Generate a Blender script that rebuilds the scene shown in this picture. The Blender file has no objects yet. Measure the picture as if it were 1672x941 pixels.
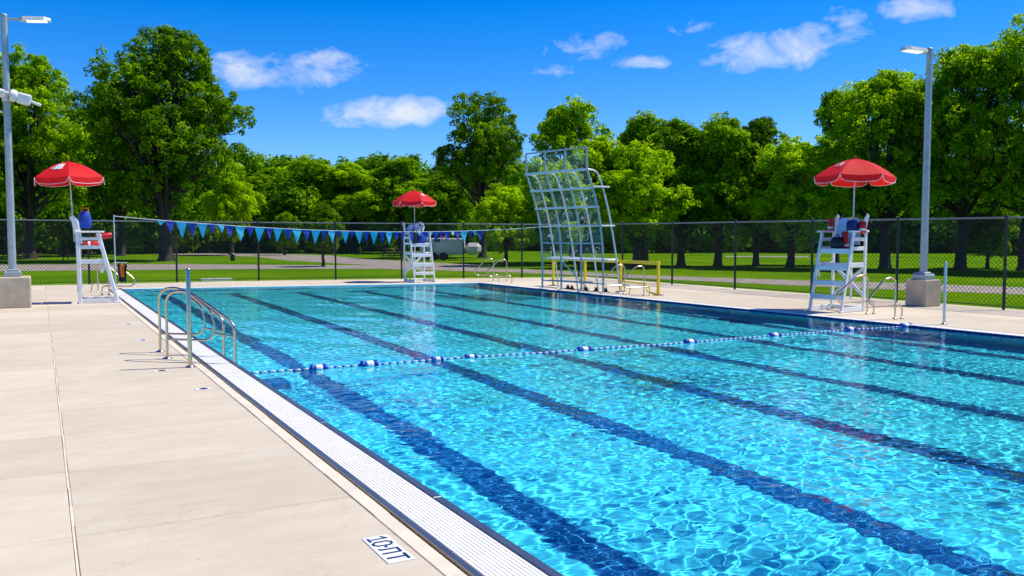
import bpy, math, random
import numpy as np
from mathutils import Vector, Matrix
sc = bpy.context.scene
col = bpy.context.collection
R = math.radians
PI = math.pi

# ------------------------------------------------------------------ helpers
def tag(o, label=None, cat=None, group=None, kind=None):
    if label: o['label'] = label
    if cat: o['category'] = cat
    if group: o['group'] = group
    if kind: o['kind'] = kind
    return o

def empty(name, loc=(0, 0, 0), rz=0.0):
    o = bpy.data.objects.new(name, None)
    col.objects.link(o)
    o.location = loc
    o.rotation_euler = (0, 0, rz)
    o.empty_display_size = 0.2
    return o

def kids(o):
    return [c for c in bpy.data.objects if c.parent == o]

def copy_tree(o, parent=None):
    c = o.copy()
    col.objects.link(c)
    c.parent = parent
    for ch in kids(o):
        copy_tree(ch, c)
    return c

class MB:
    """collects faces; build() links them as one mesh object"""
    def __init__(s):
        s.v = []; s.f = []; s.m = []; s.sm = []
    def add(s, vs, fs, mi=0, smooth=False):
        b = len(s.v)
        s.v += [tuple(v) for v in vs]
        for f in fs:
            s.f.append(tuple(b + i for i in f)); s.m.append(mi); s.sm.append(smooth)
    def quad(s, a, b, c, d, mi=0):
        s.add([a, b, c, d], [(0, 1, 2, 3)], mi)
    def box(s, c, d, mi=0, M=None, bev=0.0):
        x, y, z = d[0] / 2, d[1] / 2, d[2] / 2
        if bev <= 0:
            vs = [(-x, -y, -z), (x, -y, -z), (x, y, -z), (-x, y, -z), (-x, -y, z), (x, -y, z), (x, y, z), (-x, y, z)]
            fs = [(0, 3, 2, 1), (4, 5, 6, 7), (0, 1, 5, 4), (1, 2, 6, 5), (2, 3, 7, 6), (3, 0, 4, 7)]
        else:
            b = min(bev, x * .9, y * .9, z * .9)
            vs = []
            for sx in (-1, 1):
                for sy in (-1, 1):
                    for sz in (-1, 1):
                        vs += [(sx * (x - b), sy * (y - b), sz * z), (sx * (x - b), sy * y, sz * (z - b)), (sx * x, sy * (y - b), sz * (z - b))]
            def i(sx, sy, sz, k): return ((sx > 0) * 4 + (sy > 0) * 2 + (sz > 0)) * 3 + k
            fs = []
            for q in (-1, 1):
                a = [i(-1, -1, q, 0), i(1, -1, q, 0), i(1, 1, q, 0), i(-1, 1, q, 0)]; fs.append(a if q > 0 else a[::-1])
                a = [i(-1, q, -1, 1), i(1, q, -1, 1), i(1, q, 1, 1), i(-1, q, 1, 1)]; fs.append(a if q < 0 else a[::-1])
                a = [i(q, -1, -1, 2), i(q, 1, -1, 2), i(q, 1, 1, 2), i(q, -1, 1, 2)]; fs.append(a if q > 0 else a[::-1])
            for p in (-1, 1):
                for q in (-1, 1):
                    fs.append([i(-1, p, q, 0), i(1, p, q, 0), i(1, p, q, 1), i(-1, p, q, 1)])
                    fs.append([i(p, -1, q, 0), i(p, 1, q, 0), i(p, 1, q, 2), i(p, -1, q, 2)])
                    fs.append([i(p, q, -1, 1), i(p, q, 1, 1), i(p, q, 1, 2), i(p, q, -1, 2)])
                    for r_ in (-1, 1): fs.append([i(p, q, r_, 0), i(p, q, r_, 1), i(p, q, r_, 2)])
        if M is not None: vs = [tuple(M @ Vector(v)) for v in vs]
        vs = [(v[0] + c[0], v[1] + c[1], v[2] + c[2]) for v in vs]
        s.add(vs, fs, mi)
    def beam(s, a, b, w, h, mi=0, up=(0, 0, 1), bev=0.006):
        """rectangular bar from a to b, w across, h along 'up'"""
        a = Vector(a); b = Vector(b); d = b - a; L = d.length; d.normalize()
        u = Vector(up)
        if abs(d.dot(u)) > .99: u = Vector((1, 0, 0))
        r = d.cross(u).normalized(); u = r.cross(d).normalized()
        M = Matrix((r, d, u)).transposed()
        s.box((a + b) / 2, (w, L, h), mi, M, bev)
    def tube(s, pts, r, n=10, mi=0, caps=True, closed=False):
        pts = [Vector(p) for p in pts]
        N = len(pts)
        rr = r if isinstance(r, (list, tuple)) else [r] * N
        vs = []; ref = None
        for k, p in enumerate(pts):
            if closed: d = pts[(k + 1) % N] - pts[k - 1]
            else: d = pts[min(k + 1, N - 1)] - pts[max(k - 1, 0)]
            if d.length < 1e-9: d = Vector((0, 0, 1))
            d.normalize()
            if ref is None:
                ref = Vector((0, 0, 1)) if abs(d.z) < .9 else Vector((1, 0, 0))
            ref = (ref - d * ref.dot(d))
            if ref.length < 1e-6: ref = d.orthogonal()
            ref.normalize()
            q = d.cross(ref)
            for j in range(n):
                a = 2 * PI * j / n
                vs.append(p + (ref * math.cos(a) + q * math.sin(a)) * rr[k])
        fs = []
        for k in range(N if closed else N - 1):
            k2 = (k + 1) % N
            for j in range(n):
                j2 = (j + 1) % n
                fs.append((k * n + j, k * n + j2, k2 * n + j2, k2 * n + j))
        s.add(vs, fs, mi, True)
        if caps and not closed:
            s.add(vs[:n], [tuple(range(n))[::-1]], mi); s.add(vs[-n:], [tuple(range(n))], mi)
    def lathe(s, c, prof, n=20, mi=0, M=None):
        vs = []
        for r, z in prof:
            for j in range(n):
                a = 2 * PI * j / n; v = Vector((r * math.cos(a), r * math.sin(a), z))
                if M is not None: v = M @ v
                vs.append((v.x + c[0], v.y + c[1], v.z + c[2]))
        fs = [(k * n + j, k * n + (j + 1) % n, (k + 1) * n + (j + 1) % n, (k + 1) * n + j) for k in range(len(prof) - 1) for j in range(n)]
        s.add(vs, fs, mi, True)
    def build(s, name, mats, parent=None):
        me = bpy.data.meshes.new(name)
        me.from_pydata(s.v, [], s.f)
        if not isinstance(mats, (list, tuple)): mats = [mats]
        for m in mats: me.materials.append(m)
        me.polygons.foreach_set('material_index', s.m)
        me.polygons.foreach_set('use_smooth', s.sm)
        me.update()
        o = bpy.data.objects.new(name, me)
        col.objects.link(o)
        o.parent = parent
        return o

def arc(c, r, a0, a1, n, fx, fz):
    """points on an arc in the plane spanned by fx, fz"""
    c = Vector(c); fx = Vector(fx); fz = Vector(fz)
    return [c + fx * (r * math.cos(a0 + (a1 - a0) * k / n)) + fz * (r * math.sin(a0 + (a1 - a0) * k / n)) for k in range(n + 1)]

def smooth_path(pts, rad, n=6):
    """round the corners of a polyline"""
    P = [Vector(p) for p in pts]; out = [P[0]]
    for k in range(1, len(P) - 1):
        a, b, c = P[k - 1], P[k], P[k + 1]
        r = rad[k] if isinstance(rad, (list, tuple)) else rad
        r = min(r, (a - b).length * .49, (c - b).length * .49)
        s_ = b + (a - b).normalized() * r; e = b + (c - b).normalized() * r
        for j in range(n + 1):
            t = j / n; out.append(s_ * (1 - t) ** 2 + b * 2 * t * (1 - t) + e * t * t)
    out.append(P[-1]); return out

# ------------------------------------------------------------------ materials
class NT:
    def __init__(s, name):
        s.mat = bpy.data.materials.new(name); s.mat.use_nodes = True
        s.t = s.mat.node_tree; s.b = s.t.nodes['Principled BSDF']; s.out = s.t.nodes['Material Output']
    def n(s, typ, **kw):
        x = s.t.nodes.new(typ)
        for k, v in kw.items():
            if k in x.bl_rna.properties: setattr(x, k, v)
            else: x.inputs[k.replace('_', ' ')].default_value = v
        return x
    def l(s, a, b): s.t.links.new(a, b)
    def ramp(s, fac, stops):
        r = s.n('ShaderNodeValToRGB'); e = r.color_ramp.elements
        while len(e) < len(stops): e.new(.5)
        for k, (p, c) in enumerate(stops):
            e[k].position = p; e[k].color = (*c, 1) if len(c) == 3 else c
        s.l(fac, r.inputs[0]); return r.outputs[0]
    def coord(s, kind='Object', scale=None):
        c = s.n('ShaderNodeTexCoord').outputs[kind]
        if scale:
            m = s.n('ShaderNodeMapping'); m.inputs['Scale'].default_value = scale; s.l(c, m.inputs[0]); c = m.outputs[0]
        return c
    def noise(s, vec, scale, detail=4, rough=.55):
        x = s.n('ShaderNodeTexNoise'); x.inputs['Scale'].default_value = scale; x.inputs['Detail'].default_value = detail; x.inputs['Roughness'].default_value = rough
        s.l(vec, x.inputs['Vector']); return x.outputs['Fac']
    def mix(s, fac, a, b, typ='MIX'):
        x = s.n('ShaderNodeMix'); x.data_type = 'RGBA'; x.blend_type = typ
        for sock, v in ((x.inputs[0], fac), (x.inputs[6], a), (x.inputs[7], b)):
            if isinstance(v, (int, float)): sock.default_value = v
            elif isinstance(v, tuple): sock.default_value = (*v, 1)
            else: s.l(v, sock)
        return x.outputs[2]
    def math(s, op, a, b=None, clamp=False):
        x = s.n('ShaderNodeMath'); x.operation = op; x.use_clamp = clamp
        for i, v in enumerate((a, b)):
            if v is None: continue
            if isinstance(v, (int, float)): x.inputs[i].default_value = v
            else: s.l(v, x.inputs[i])
        return x.outputs[0]
    def bump(s, h, strength=.3, dist=.01):
        x = s.n('ShaderNodeBump'); x.inputs['Strength'].default_value = strength; x.inputs['Distance'].default_value = dist
        s.l(h, x.inputs['Height']); s.l(x.outputs[0], s.b.inputs['Normal'])

def simple(name, c, rough=.5, metal=0.0, var=.08, scale=6., bump=0., spec=None, dirt=None):
    m = NT(name); v = m.coord()
    f = m.noise(v, scale, 5)
    lo = tuple(x * (1 - var * 1.6) for x in c); hi = tuple(min(1, x * (1 + var)) for x in c)
    cc = m.ramp(f, [(.3, lo), (.7, hi)])
    if dirt:
        g = m.noise(v, scale * .35, 6, .7)
        cc = m.mix(m.math('MULTIPLY', m.ramp(g, [(.52, (0, 0, 0)), (.75, (1, 1, 1))]), .6), cc, dirt)
    m.l(cc, m.b.inputs['Base Color'])
    m.b.inputs['Roughness'].default_value = rough; m.b.inputs['Metallic'].default_value = metal
    if spec is not None: m.b.inputs['Specular IOR Level'].default_value = spec
    if bump: m.bump(m.noise(v, scale * 12, 4), bump, .004)
    return m.mat

M = {}
M['steel'] = simple('stainless_steel', (.64, .52, .37), .25, 1.0, .05, 20)
M['steel_edge'] = simple('brushed_steel_edge', (.17, .195, .235), .38, .7, .12, 3)
M['galv'] = simple('galvanised_blue_grey', (.38, .44, .45), .45, .35, .10, 8)
M['galv_white'] = simple('pale_metal', (.62, .66, .66), .45, .2, .08, 8)
M['plastic'] = simple('white_plastic_lumber', (.82, .83, .81), .42, 0, .05, 5, .08, dirt=(.55, .55, .5))
M['board_blue'] = simple('pale_blue_board', (.42, .6, .78), .4, 0, .05, 5)
M['brass'] = simple('tan_sealant', (.34, .24, .11), .7, 0, .2, 12)
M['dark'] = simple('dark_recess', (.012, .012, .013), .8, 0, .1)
M['black'] = simple('black_vinyl_coating', (.010, .011, .012), .45, 0, .1)
M['rail_grey'] = simple('grey_rail', (.18, .21, .23), .4, .3, .1)
M['lens'] = simple('lamp_lens', (.85, .85, .82), .3, 0, .02)
M['yellow'] = simple('yellow_paint', (.95, .66, .01), .5, 0, .08, 6)
M['white_paint'] = simple('white_paint', (.8, .8, .78), .45, 0, .04, 5)
M['navy'] = simple('navy_ink', (.006, .02, .13), .5, 0, .1, 8)
M['flag_blue'] = simple('dark_blue_pennant', (.01, .05, .42), .6, 0, .12, 3)
M['flag_cyan'] = simple('cyan_pennant', (.06, .55, .74), .6, 0, .08, 3)
M['flag_white'] = simple('white_pennant', (.8, .85, .85), .6, 0, .04, 3)
M['cord'] = simple('white_cord', (.75, .75, .72), .7, 0, .04)
M['float_blue'] = simple('blue_float', (.01, .06, .42), .35, 0, .08)
M['red_tube'] = simple('red_foam', (.62, .012, .012), .45, 0, .08)
M['blue_cloth'] = simple('blue_cloth', (.01, .07, .42), .75, 0, .2, 12, .2)
M['orange_cloth'] = simple('orange_cloth', (.75, .22, .02), .75, 0, .12)
M['glass'] = simple('dark_glass', (.02, .03, .035), .1, 0, .05)
M['tyre'] = simple('tyre_rubber', (.02, .02, .02), .8, 0, .1)
M['car_white'] = simple('white_car_paint', (.7, .7, .7), .25, 0, .03)
M['car_red'] = simple('red_car_paint', (.45, .03, .04), .25, 0, .03)
M['trailer'] = simple('pale_grey_panels', (.60, .60, .57), .5, 0, .1, 2, dirt=(.2, .19, .17))
M['wood'] = simple('weathered_wood', (.09, .06, .04), .8, 0, .2, 5)
M['bark'] = simple('bark', (.055, .042, .03), .9, 0, .35, 3, .6)
M['block'] = simple('cast_concrete', (.54, .46, .33), .9, 0, .14, 2.5, .4, dirt=(.24, .20, .15), spec=.05)

def deck_mat():
    m = NT('broom_finished_concrete'); v = m.coord()
    a = m.n('ShaderNodeAttribute', attribute_name='tone')
    big = m.noise(v, .55, 5, .6); mid = m.noise(m.coord('Object', (1.0, 2.6, 1)), 1.3, 7, .72); fine = m.noise(v, 90, 3, .7)
    base = m.ramp(big, [(.3, (.65, .565, .435)), (.7, (.735, .655, .52))])
    st = m.ramp(mid, [(.40, (.93, .91, .88)), (.62, (1, 1, 1))])
    c = m.mix(1.0, base, st, 'MULTIPLY')
    sp = m.ramp(fine, [(.30, (.86, .84, .82)), (.55, (1, 1, 1)), (.8, (1.0, 1.0, 1.0))])
    c = m.mix(.8, c, sp, 'MULTIPLY')
    # sparse dark stains and specks
    vo = m.n('ShaderNodeTexVoronoi'); vo.inputs['Scale'].default_value = 1.7; m.l(v, vo.inputs['Vector'])
    spk = m.ramp(vo.outputs['Distance'], [(.0, (.5, .45, .4)), (.035, (1, 1, 1))])
    c = m.mix(.6, c, spk, 'MULTIPLY')
    dn = m.noise(v, .9, 8, .75); damp = m.ramp(dn, [(.60, (1, 1, 1)), (.66, (.86, .84, .80)), (.74, (.80, .77, .72))]); c = m.mix(.55, c, damp, 'MULTIPLY')
    wv = m.n('ShaderNodeTexNoise'); wv.inputs['Scale'].default_value = 1.1; wv.inputs['Detail'].default_value = 6; m.l(v, wv.inputs['Vector'])
    hair = m.ramp(m.math('ABSOLUTE', m.math('SUBTRACT', wv.outputs['Fac'], .5)), [(0, (.72, .66, .6)), (.0022, (1, 1, 1))]); c = m.mix(.35, c, hair, 'MULTIPLY')
    t = m.ramp(a.outputs['Fac'], [(0, (.88, .87, .85)), (1, (1.04, 1.03, 1.02))])
    c = m.mix(1.0, c, t, 'MULTIPLY')
    m.l(c, m.b.inputs['Base Color']); m.b.inputs['Roughness'].default_value = .85
    m.b.inputs['Specular IOR Level'].default_value = .06
    h = m.math('ADD', m.noise(m.coord('Object', (6, 30, 6)), 4, 3), m.math('MULTIPLY', fine, .8))
    m.bump(h, .35, .003)
    return m.mat
M['deck'] = deck_mat()
M['coping'] = simple('cream_coping', (.74, .65, .51), .85, 0, .07, 3, .2, spec=.05)
M['joint'] = simple('joint_filler', (.27, .21, .14), .9, 0, .3, 15)
M['grate'] = simple('white_grate', (.88, .85, .77), .6, 0, .04, 4, spec=.05)

def leaf_mat(name, c1, c2, c3, trans=.35):
    m = NT(name)
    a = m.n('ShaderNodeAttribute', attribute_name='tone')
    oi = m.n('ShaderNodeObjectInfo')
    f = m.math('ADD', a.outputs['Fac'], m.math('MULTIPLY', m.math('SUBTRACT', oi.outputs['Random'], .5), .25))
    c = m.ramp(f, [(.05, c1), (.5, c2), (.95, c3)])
    m.l(c, m.b.inputs['Base Color']); m.b.inputs['Roughness'].default_value = .55
    m.b.inputs['Specular IOR Level'].default_value = .06
    tr = m.n('ShaderNodeBsdfTranslucent')
    tc = m.mix(1.0, c, (1.3, 1.3, .3), 'MULTIPLY'); m.l(tc, tr.inputs[0])
    mx = m.n('ShaderNodeMixShader'); mx.inputs[0].default_value = trans
    m.l(m.b.outputs[0], mx.inputs[1]); m.l(tr.outputs[0], mx.inputs[2]); m.l(mx.outputs[0], m.out.inputs[0])
    return m.mat
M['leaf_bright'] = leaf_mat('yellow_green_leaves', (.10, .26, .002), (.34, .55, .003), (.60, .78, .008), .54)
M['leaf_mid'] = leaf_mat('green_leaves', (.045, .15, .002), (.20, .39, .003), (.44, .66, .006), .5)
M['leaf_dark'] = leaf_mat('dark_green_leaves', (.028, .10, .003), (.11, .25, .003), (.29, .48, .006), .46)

def lawn_mat():
    m = NT('mown_lawn'); v = m.coord()
    a = m.noise(v, .12, 5, .6); b = m.noise(v, 2.2, 6, .7); c_ = m.noise(v, 30, 3, .8)
    c = m.ramp(a, [(.3, (.07, .19, .001)), (.55, (.125, .27, .002)), (.75, (.21, .33, .004))])
    c = m.mix(1.0, c, m.ramp(b, [(.3, (.72, .75, .7)), (.7, (1.15, 1.12, 1.1))]), 'MULTIPLY')
    c = m.mix(1.0, c, m.ramp(c_, [(.3, (.6, .65, .6)), (.65, (1.2, 1.15, 1.1))]), 'MULTIPLY')
    m.l(c, m.b.inputs['Base Color']); m.b.inputs['Roughness'].default_value = .9; m.b.inputs['Specular IOR Level'].default_value = 0
    m.bump(c_, .5, .03); return m.mat
M['lawn'] = lawn_mat()
M['gravel'] = simple('pinkish_gravel', (.36, .30, .25), .95, 0, .2, 1.5, .5)

def floor_mat():
    m = NT('cyan_pool_plaster'); v = m.coord()
    f = m.noise(v, .35, 4)
    c = m.ramp(f, [(.3, POOLC[0]), (.7, POOLC[1])])
    m.l(c, m.b.inputs['Base Color']); m.b.inputs['Roughness'].default_value = .9; m.b.inputs['Specular IOR Level'].default_value = 0
    return m.mat
POOLC = ((.06, .68, .90), (.08, .76, .95))
M['floor'] = floor_mat()
def tile_mat(name, c1, c2, grout, w, h, axis=None):
    m = NT(name); v = m.coord()
    if axis == 'x':   # wall in the YZ plane
        s_ = m.n('ShaderNodeSeparateXYZ'); m.l(v, s_.inputs[0]); cb = m.n('ShaderNodeCombineXYZ'); m.l(s_.outputs[1], cb.inputs[0]); m.l(s_.outputs[2], cb.inputs[1]); v = cb.outputs[0]
    if axis == 'y':
        s_ = m.n('ShaderNodeSeparateXYZ'); m.l(v, s_.inputs[0]); cb = m.n('ShaderNodeCombineXYZ'); m.l(s_.outputs[0], cb.inputs[0]); m.l(s_.outputs[2], cb.inputs[1]); v = cb.outputs[0]
    b = m.n('ShaderNodeTexBrick'); m.l(v, b.inputs['Vector']); b.offset = 0
    b.inputs['Scale'].default_value = 1; b.inputs['Brick Width'].default_value = w; b.inputs['Row Height'].default_value = h
    b.inputs['Mortar Size'].default_value = .0045; b.inputs['Color1'].default_value = (*c1, 1); b.inputs['Color2'].default_value = (*c2, 1); b.inputs['Mortar'].default_value = (*grout, 1)
    m.l(b.outputs[0], m.b.inputs['Base Color']); m.b.inputs['Roughness'].default_value = .6; m.b.inputs['Specular IOR Level'].default_value = .1
    return m.mat
M['lane_tile'] = tile_mat('navy_mosaic_tile', (.002, .05, .19), (.004, .075, .27), (.05, .38, .68), .12, .12)
M['band_x'] = tile_mat('waterline_tile_side', (.006, .03, .13), (.01, .05, .2), (.2, .3, .4), .15, .15, 'x')
M['band_y'] = tile_mat('waterline_tile_end', (.006, .03, .13), (.01, .05, .2), (.2, .3, .4), .15, .15, 'y')

def canopy_mat():
    m = NT('red_canopy_fabric'); v = m.coord()
    f = m.noise(v, 3, 4)
    c = m.ramp(f, [(.3, (.74, .012, .016)), (.7, (.86, .018, .022))]); m.l(c, m.b.inputs['Base Color']); m.b.inputs['Roughness'].default_value = .6
    m.b.inputs['Specular IOR Level'].default_value = .3
    tr = m.n('ShaderNodeBsdfTranslucent'); tr.inputs[0].default_value = (.95, .03, .02, 1)
    mx = m.n('ShaderNodeMixShader'); mx.inputs[0].default_value = .38
    m.l(m.b.outputs[0], mx.inputs[1]); m.l(tr.outputs[0], mx.inputs[2]); m.l(mx.outputs[0], m.out.inputs[0])
    m.bump(m.noise(v, 9, 3), .15, .01)
    return m.mat
M['canopy'] = canopy_mat()

def panel_mat():
    m = NT('clear_climbing_panel')
    m.b.inputs['Base Color'].default_value = (.62, .68, .62, 1); m.b.inputs['Roughness'].default_value = .15
    f = m.noise(m.coord(), 2.2, 4); fac = m.ramp(f, [(.35, (.05, .05, .05)), (.7, (.20, .20, .20))])
    tr = m.n('ShaderNodeBsdfTransparent'); tr.inputs[0].default_value = (.93, .96, .94, 1)
    mx = m.n('ShaderNodeMixShader'); m.l(fac, mx.inputs[0]); m.l(tr.outputs[0], mx.inputs[1]); m.l(m.b.outputs[0], mx.inputs[2]); m.l(mx.outputs[0], m.out.inputs[0])
    return m.mat
M['panel'] = panel_mat()

def water_mat():
    m = NT('pool_water'); m.t.nodes.remove(m.b)
    g = m.n('ShaderNodeBsdfGlass'); g.inputs['IOR'].default_value = 1.33; g.inputs['Roughness'].default_value = 0
    g.inputs['Color'].default_value = (.93, .995, 1, 1)
    m.l(g.outputs[0], m.out.inputs[0]); return m.mat
M['water'] = water_mat()

# ------------------------------------------------------------------ layout of the pool
H_CAM = 1.95
PX0 = 2.60; PY0 = -3.0; DEPTH = 1.42; WZ = -0.045
def xr(y): return 16.0 + (32.6 - y) * .0335        # right pool edge
def yf(x): return 35.0 - (x - 2.6) * .18           # far pool edge
XC = 15.955; YC = yf(XC)                            # far right corner
D0 = xr(PY0)

def struct(name, mb, mats):
    o = mb.build(name, mats); o['kind'] = 'structure'; return o

# ground: one sheet with an opening where the pool is
g_ = MB(); B = 1600; z = -.06; e = .5
inner = [(PX0 - e, PY0 - e, z), (D0 + e, PY0 - e, z), (XC + e, YC + e, z), (PX0 - e, yf(PX0) + e, z)]
outer = [(-B, -B, z), (B, -B, z), (B, B, z), (-B, B, z)]
for k in range(4): g_.quad(outer[k], outer[(k + 1) % 4], inner[(k + 1) % 4], inner[k])
struct('grass_ground', g_, M['lawn'])

# pool shell
sh = MB(); zb = -DEPTH
fl = [(PX0, PY0, zb), (D0, PY0, zb), (XC, YC, zb), (PX0, yf(PX0), zb)]
sh.quad(*fl)
tp = [(a, b, -.16) for a, b, _ in fl]
for k in range(4):
    k2 = (k + 1) % 4; sh.quad(fl[k], fl[k2], tp[k2], tp[k])
pool = struct('pool_basin', sh, M['floor']); pool.cycles.is_caustics_receiver = True
wb = MB(); t2 = [(a, b, -.004) for a, b, _ in fl]
for k in range(4):
    k2 = (k + 1) % 4; wb.quad(tp[k], tp[k2], t2[k2], t2[k], 0 if k in (1, 3) else 1)
band = struct('waterline_tile_band', wb, [M['band_x'], M['band_y']]); band.cycles.is_caustics_receiver = True

# lane lines on the floor and their ends on the far wall
ln = MB(); w_ = .19
for k in range(6):
    x = 3.78 + 2.3 * k; ye = yf(x) - 2.0
    ln.quad((x - w_, PY0 + 1.5, zb + .004), (x + w_, PY0 + 1.5, zb + .004), (x + w_, ye, zb + .004), (x - w_, ye, zb + .004))
    ln.quad((x - .55, ye + .003, zb + .004), (x + .55, ye + .003, zb + .004), (x + .55, ye + .35, zb + .004), (x - .55, ye + .35, zb + .004))
lines = struct('pool_lane_lines', ln, M['lane_tile']); lines.cycles.is_caustics_receiver = True

# submerged blue step against the near wall
st = empty('pool_step', (PX0 + .22, 12.3, -.42)); st.scale = (.72, .72, .72); tag(st, 'dark blue submerged step against the pool wall below the lane rope', 'step')
s1 = MB(); s1.box((0, 0, .16), (.56, .75, .05), 0, None, .01); a_ = s1.build('tread', M['lane_tile'], st)
s2 = MB(); s2.box((0, -.34, -.12), (.5, .06, .5), 0, None, .01); b_ = s2.build('side_panel', M['lane_tile'], st)
s4 = MB(); s4.box((0, .34, -.12), (.5, .06, .5), 0, None, .01); s4.build('side_panel', M['lane_tile'], st).cycles.is_caustics_receiver = True
s3 = MB(); s3.box((0, 0, -.16), (.56, .68, .05), 0, None, .01); c_ = s3.build('tread', M['lane_tile'], st)
for o in (a_, b_, c_): o.cycles.is_caustics_receiver = True

# water: a real wave surface, fine enough to bend and focus the sunlight
rng = np.random.RandomState(5)
W = []
for k in range(80):
    lam = math.exp(rng.uniform(math.log(.085), math.log(.36))); th = rng.uniform(0, 2 * PI) if k % 3 else rng.normal(0, .5) + 1.35
    W.append((2 * PI / lam * math.cos(th), 2 * PI / lam * math.sin(th), rng.uniform(0, 7), .0064 * lam / (2 * PI)))
for k in range(14):
    lam = math.exp(rng.uniform(math.log(.8), math.log(3.2))); th = rng.normal(0, .8) + 1.35
    W.append((2 * PI / lam * math.cos(th), 2 * PI / lam * math.sin(th), rng.uniform(0, 7), .0055 * lam / (2 * PI)))
def wave(X, Y):
    Z = np.zeros_like(X)
    amp = .88 + .30 * np.sin(.55 * X + .42 * Y + 1) * np.sin(.37 * Y - .6 * X) + .12 * np.sin(1.7 * X + 1.1 * Y)
    wx = X + .12 * np.sin(1.3 * Y + .7 * X); wy = Y + .12 * np.sin(1.1 * X - .6 * Y)
    for a, b, p, A in W: Z += A * np.sin(a * wx + b * wy + p)
    return Z * amp
def water_mesh():
    ys = [0.0]; 
    while ys[-1] < 38: ys.append(ys[-1] + (.04 if ys[-1] < 4.5 else .0165 + .0022 * max(0, ys[-1] - 11)))
    t = np.array(ys) / ys[-1]; s_ = np.linspace(0, 1, 900)
    S, T = np.meshgrid(s_, t)
    XB = PX0 + S * (D0 - PX0); XT = PX0 + S * (XC - PX0); YT = yf(PX0) + S * (YC - yf(PX0))
    X = XB + T * (XT - XB); Y = PY0 + T * (YT - PY0); Z = wave(X, Y) + WZ
    ny, nx = X.shape; n = nx * ny
    me = bpy.data.meshes.new('pool_water')
    me.vertices.add(n); me.vertices.foreach_set('co', np.stack([X, Y, Z], -1).ravel())
    i = np.arange(n).reshape(ny, nx); q = np.stack([i[:-1, :-1], i[:-1, 1:], i[1:, 1:], i[1:, :-1]], -1).reshape(-1, 4)
    me.loops.add(q.size); me.loops.foreach_set('vertex_index', q.ravel()); me.polygons.add(len(q))
    me.polygons.foreach_set('loop_start', np.arange(0, q.size, 4)); me.polygons.foreach_set('loop_total', np.full(len(q), 4))
    me.update(calc_edges=True); me.shade_smooth(); me.materials.append(M['water']); return me
wo = bpy.data.objects.new('pool_water', water_mesh()); col.objects.link(wo); wo['kind'] = 'structure'
wo.cycles.is_caustics_caster = True

# ------------------------------------------------------------------ deck
random.seed(4)
dk = MB(); tones = []
base = MB()
def slab(p, n=1):
    """top face and a thin rim for one concrete slab; p counter-clockwise"""
    c = sum((Vector(q) for q in p), Vector()) / 4
    top = []
    for q in p:
        d = c - Vector(q); top.append(Vector(q) + Vector((math.copysign(.005, d.x), math.copysign(.005, d.y), 0)))
    lo = [v - Vector((0, 0, .03)) for v in top]; ins = [v + Vector((math.copysign(.004, (c - v).x), math.copysign(.004, (c - v).y), 0)) for v in top]
    rim = [v - Vector((0, 0, .004)) for v in top]
    dk.add(ins + rim + lo, [(0, 1, 2, 3)] + [(k + 4, (k + 1) % 4 + 4, (k + 1) % 4, k) for k in range(4)] + [(k + 8, (k + 1) % 4 + 8, (k + 1) % 4 + 4, k + 4) for k in range(4)])
    t = random.random(); tones.extend([t] * 9)
fence_far = [(-16.0, 39.2), (-12.4, 39.2), (-8.7, 39.2), (-5.1, 39.1), (-1.6, 39.0), (1.7, 38.95), (5.0, 38.9), (8.3, 38.6), (11.5, 37.9), (14.3, 37.1), (17.0, 36.3), (19.6, 35.5), (22.2, 34.7)]
fence_right = [(22.2, 34.7), (22.2, 31.2), (22.2, 27.8), (22.2, 24.2), (22.2, 20.6), (22.25, 17.4), (22.3, 14.15), (22.3, 10.8), (22.3, 7.4), (22.3, 4.0)]
def ffar(x):
    for (a, b), (c, d) in zip(fence_far, fence_far[1:]):
        if a <= x <= c: return b + (d - b) * (x - a) / (c - a)
    return fence_far[-1][1]
ys = [-5.0, -2.2, .4, 2.4, 4.3, 6.26, 8.03, 9.55, 10.9, 12.7, 14.5, 16.3, 18.1, 19.9, 21.8, 23.7, 25.6, 27.5, 29.4, 31.3, 33.2, 35.2]
for y0, y1 in zip(ys, ys[1:]):
    slab([(.146, y0, 0), (1.998, y0, 0), (1.998, y1, 0), (.146, y1, 0)])
    for x0, x1 in ((-3.4, .134), (-7, -3.4), (-11, -7), (-16, -11)):
        slab([(x0, y0, 0), (x1, y0, 0), (x1, y1, 0), (x0, y1, 0)])
# far deck
xs = [-16, -11, -7, -3.4, .14, 3.3, 6.4, 9.5, 12.6, 15.7, 19.0, 22.7]
for x0, x1 in zip(xs, xs[1:]):
    f0, f1 = ffar(x0) + .15, ffar(x1) + .15
    def near(x): return 35.2 if x < 2.7 else (yf(x) + .42 if x < 16.1 else yf(16.1) + .42)
    slab([(x0, near(x0), 0), (x1, near(x1), 0), (x1, f1, 0), (x0, f0, 0)])
ys2 = [-3.4, 1, 4.2, 7.4, 10.6, 13.8, 17.0, 20.2, 23.4, 26.6, 29.8, 32.99]
for y0, y1 in zip(ys2, ys2[1:]):
    slab([(xr(y0) + .40, y0, 0), (19.8, y0, 0), (19.8, y1, 0), (xr(y1) + .40, y1, 0)])
    slab([(19.8, y0, 0), (22.75, y0, 0), (22.75, y1, 0), (19.8, y1, 0)])
do = struct('pool_deck', dk, M['deck'])
at_ = do.data.attributes.new('tone', 'FLOAT', 'FACE'); at_.data.foreach_set('value', tones)
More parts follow.
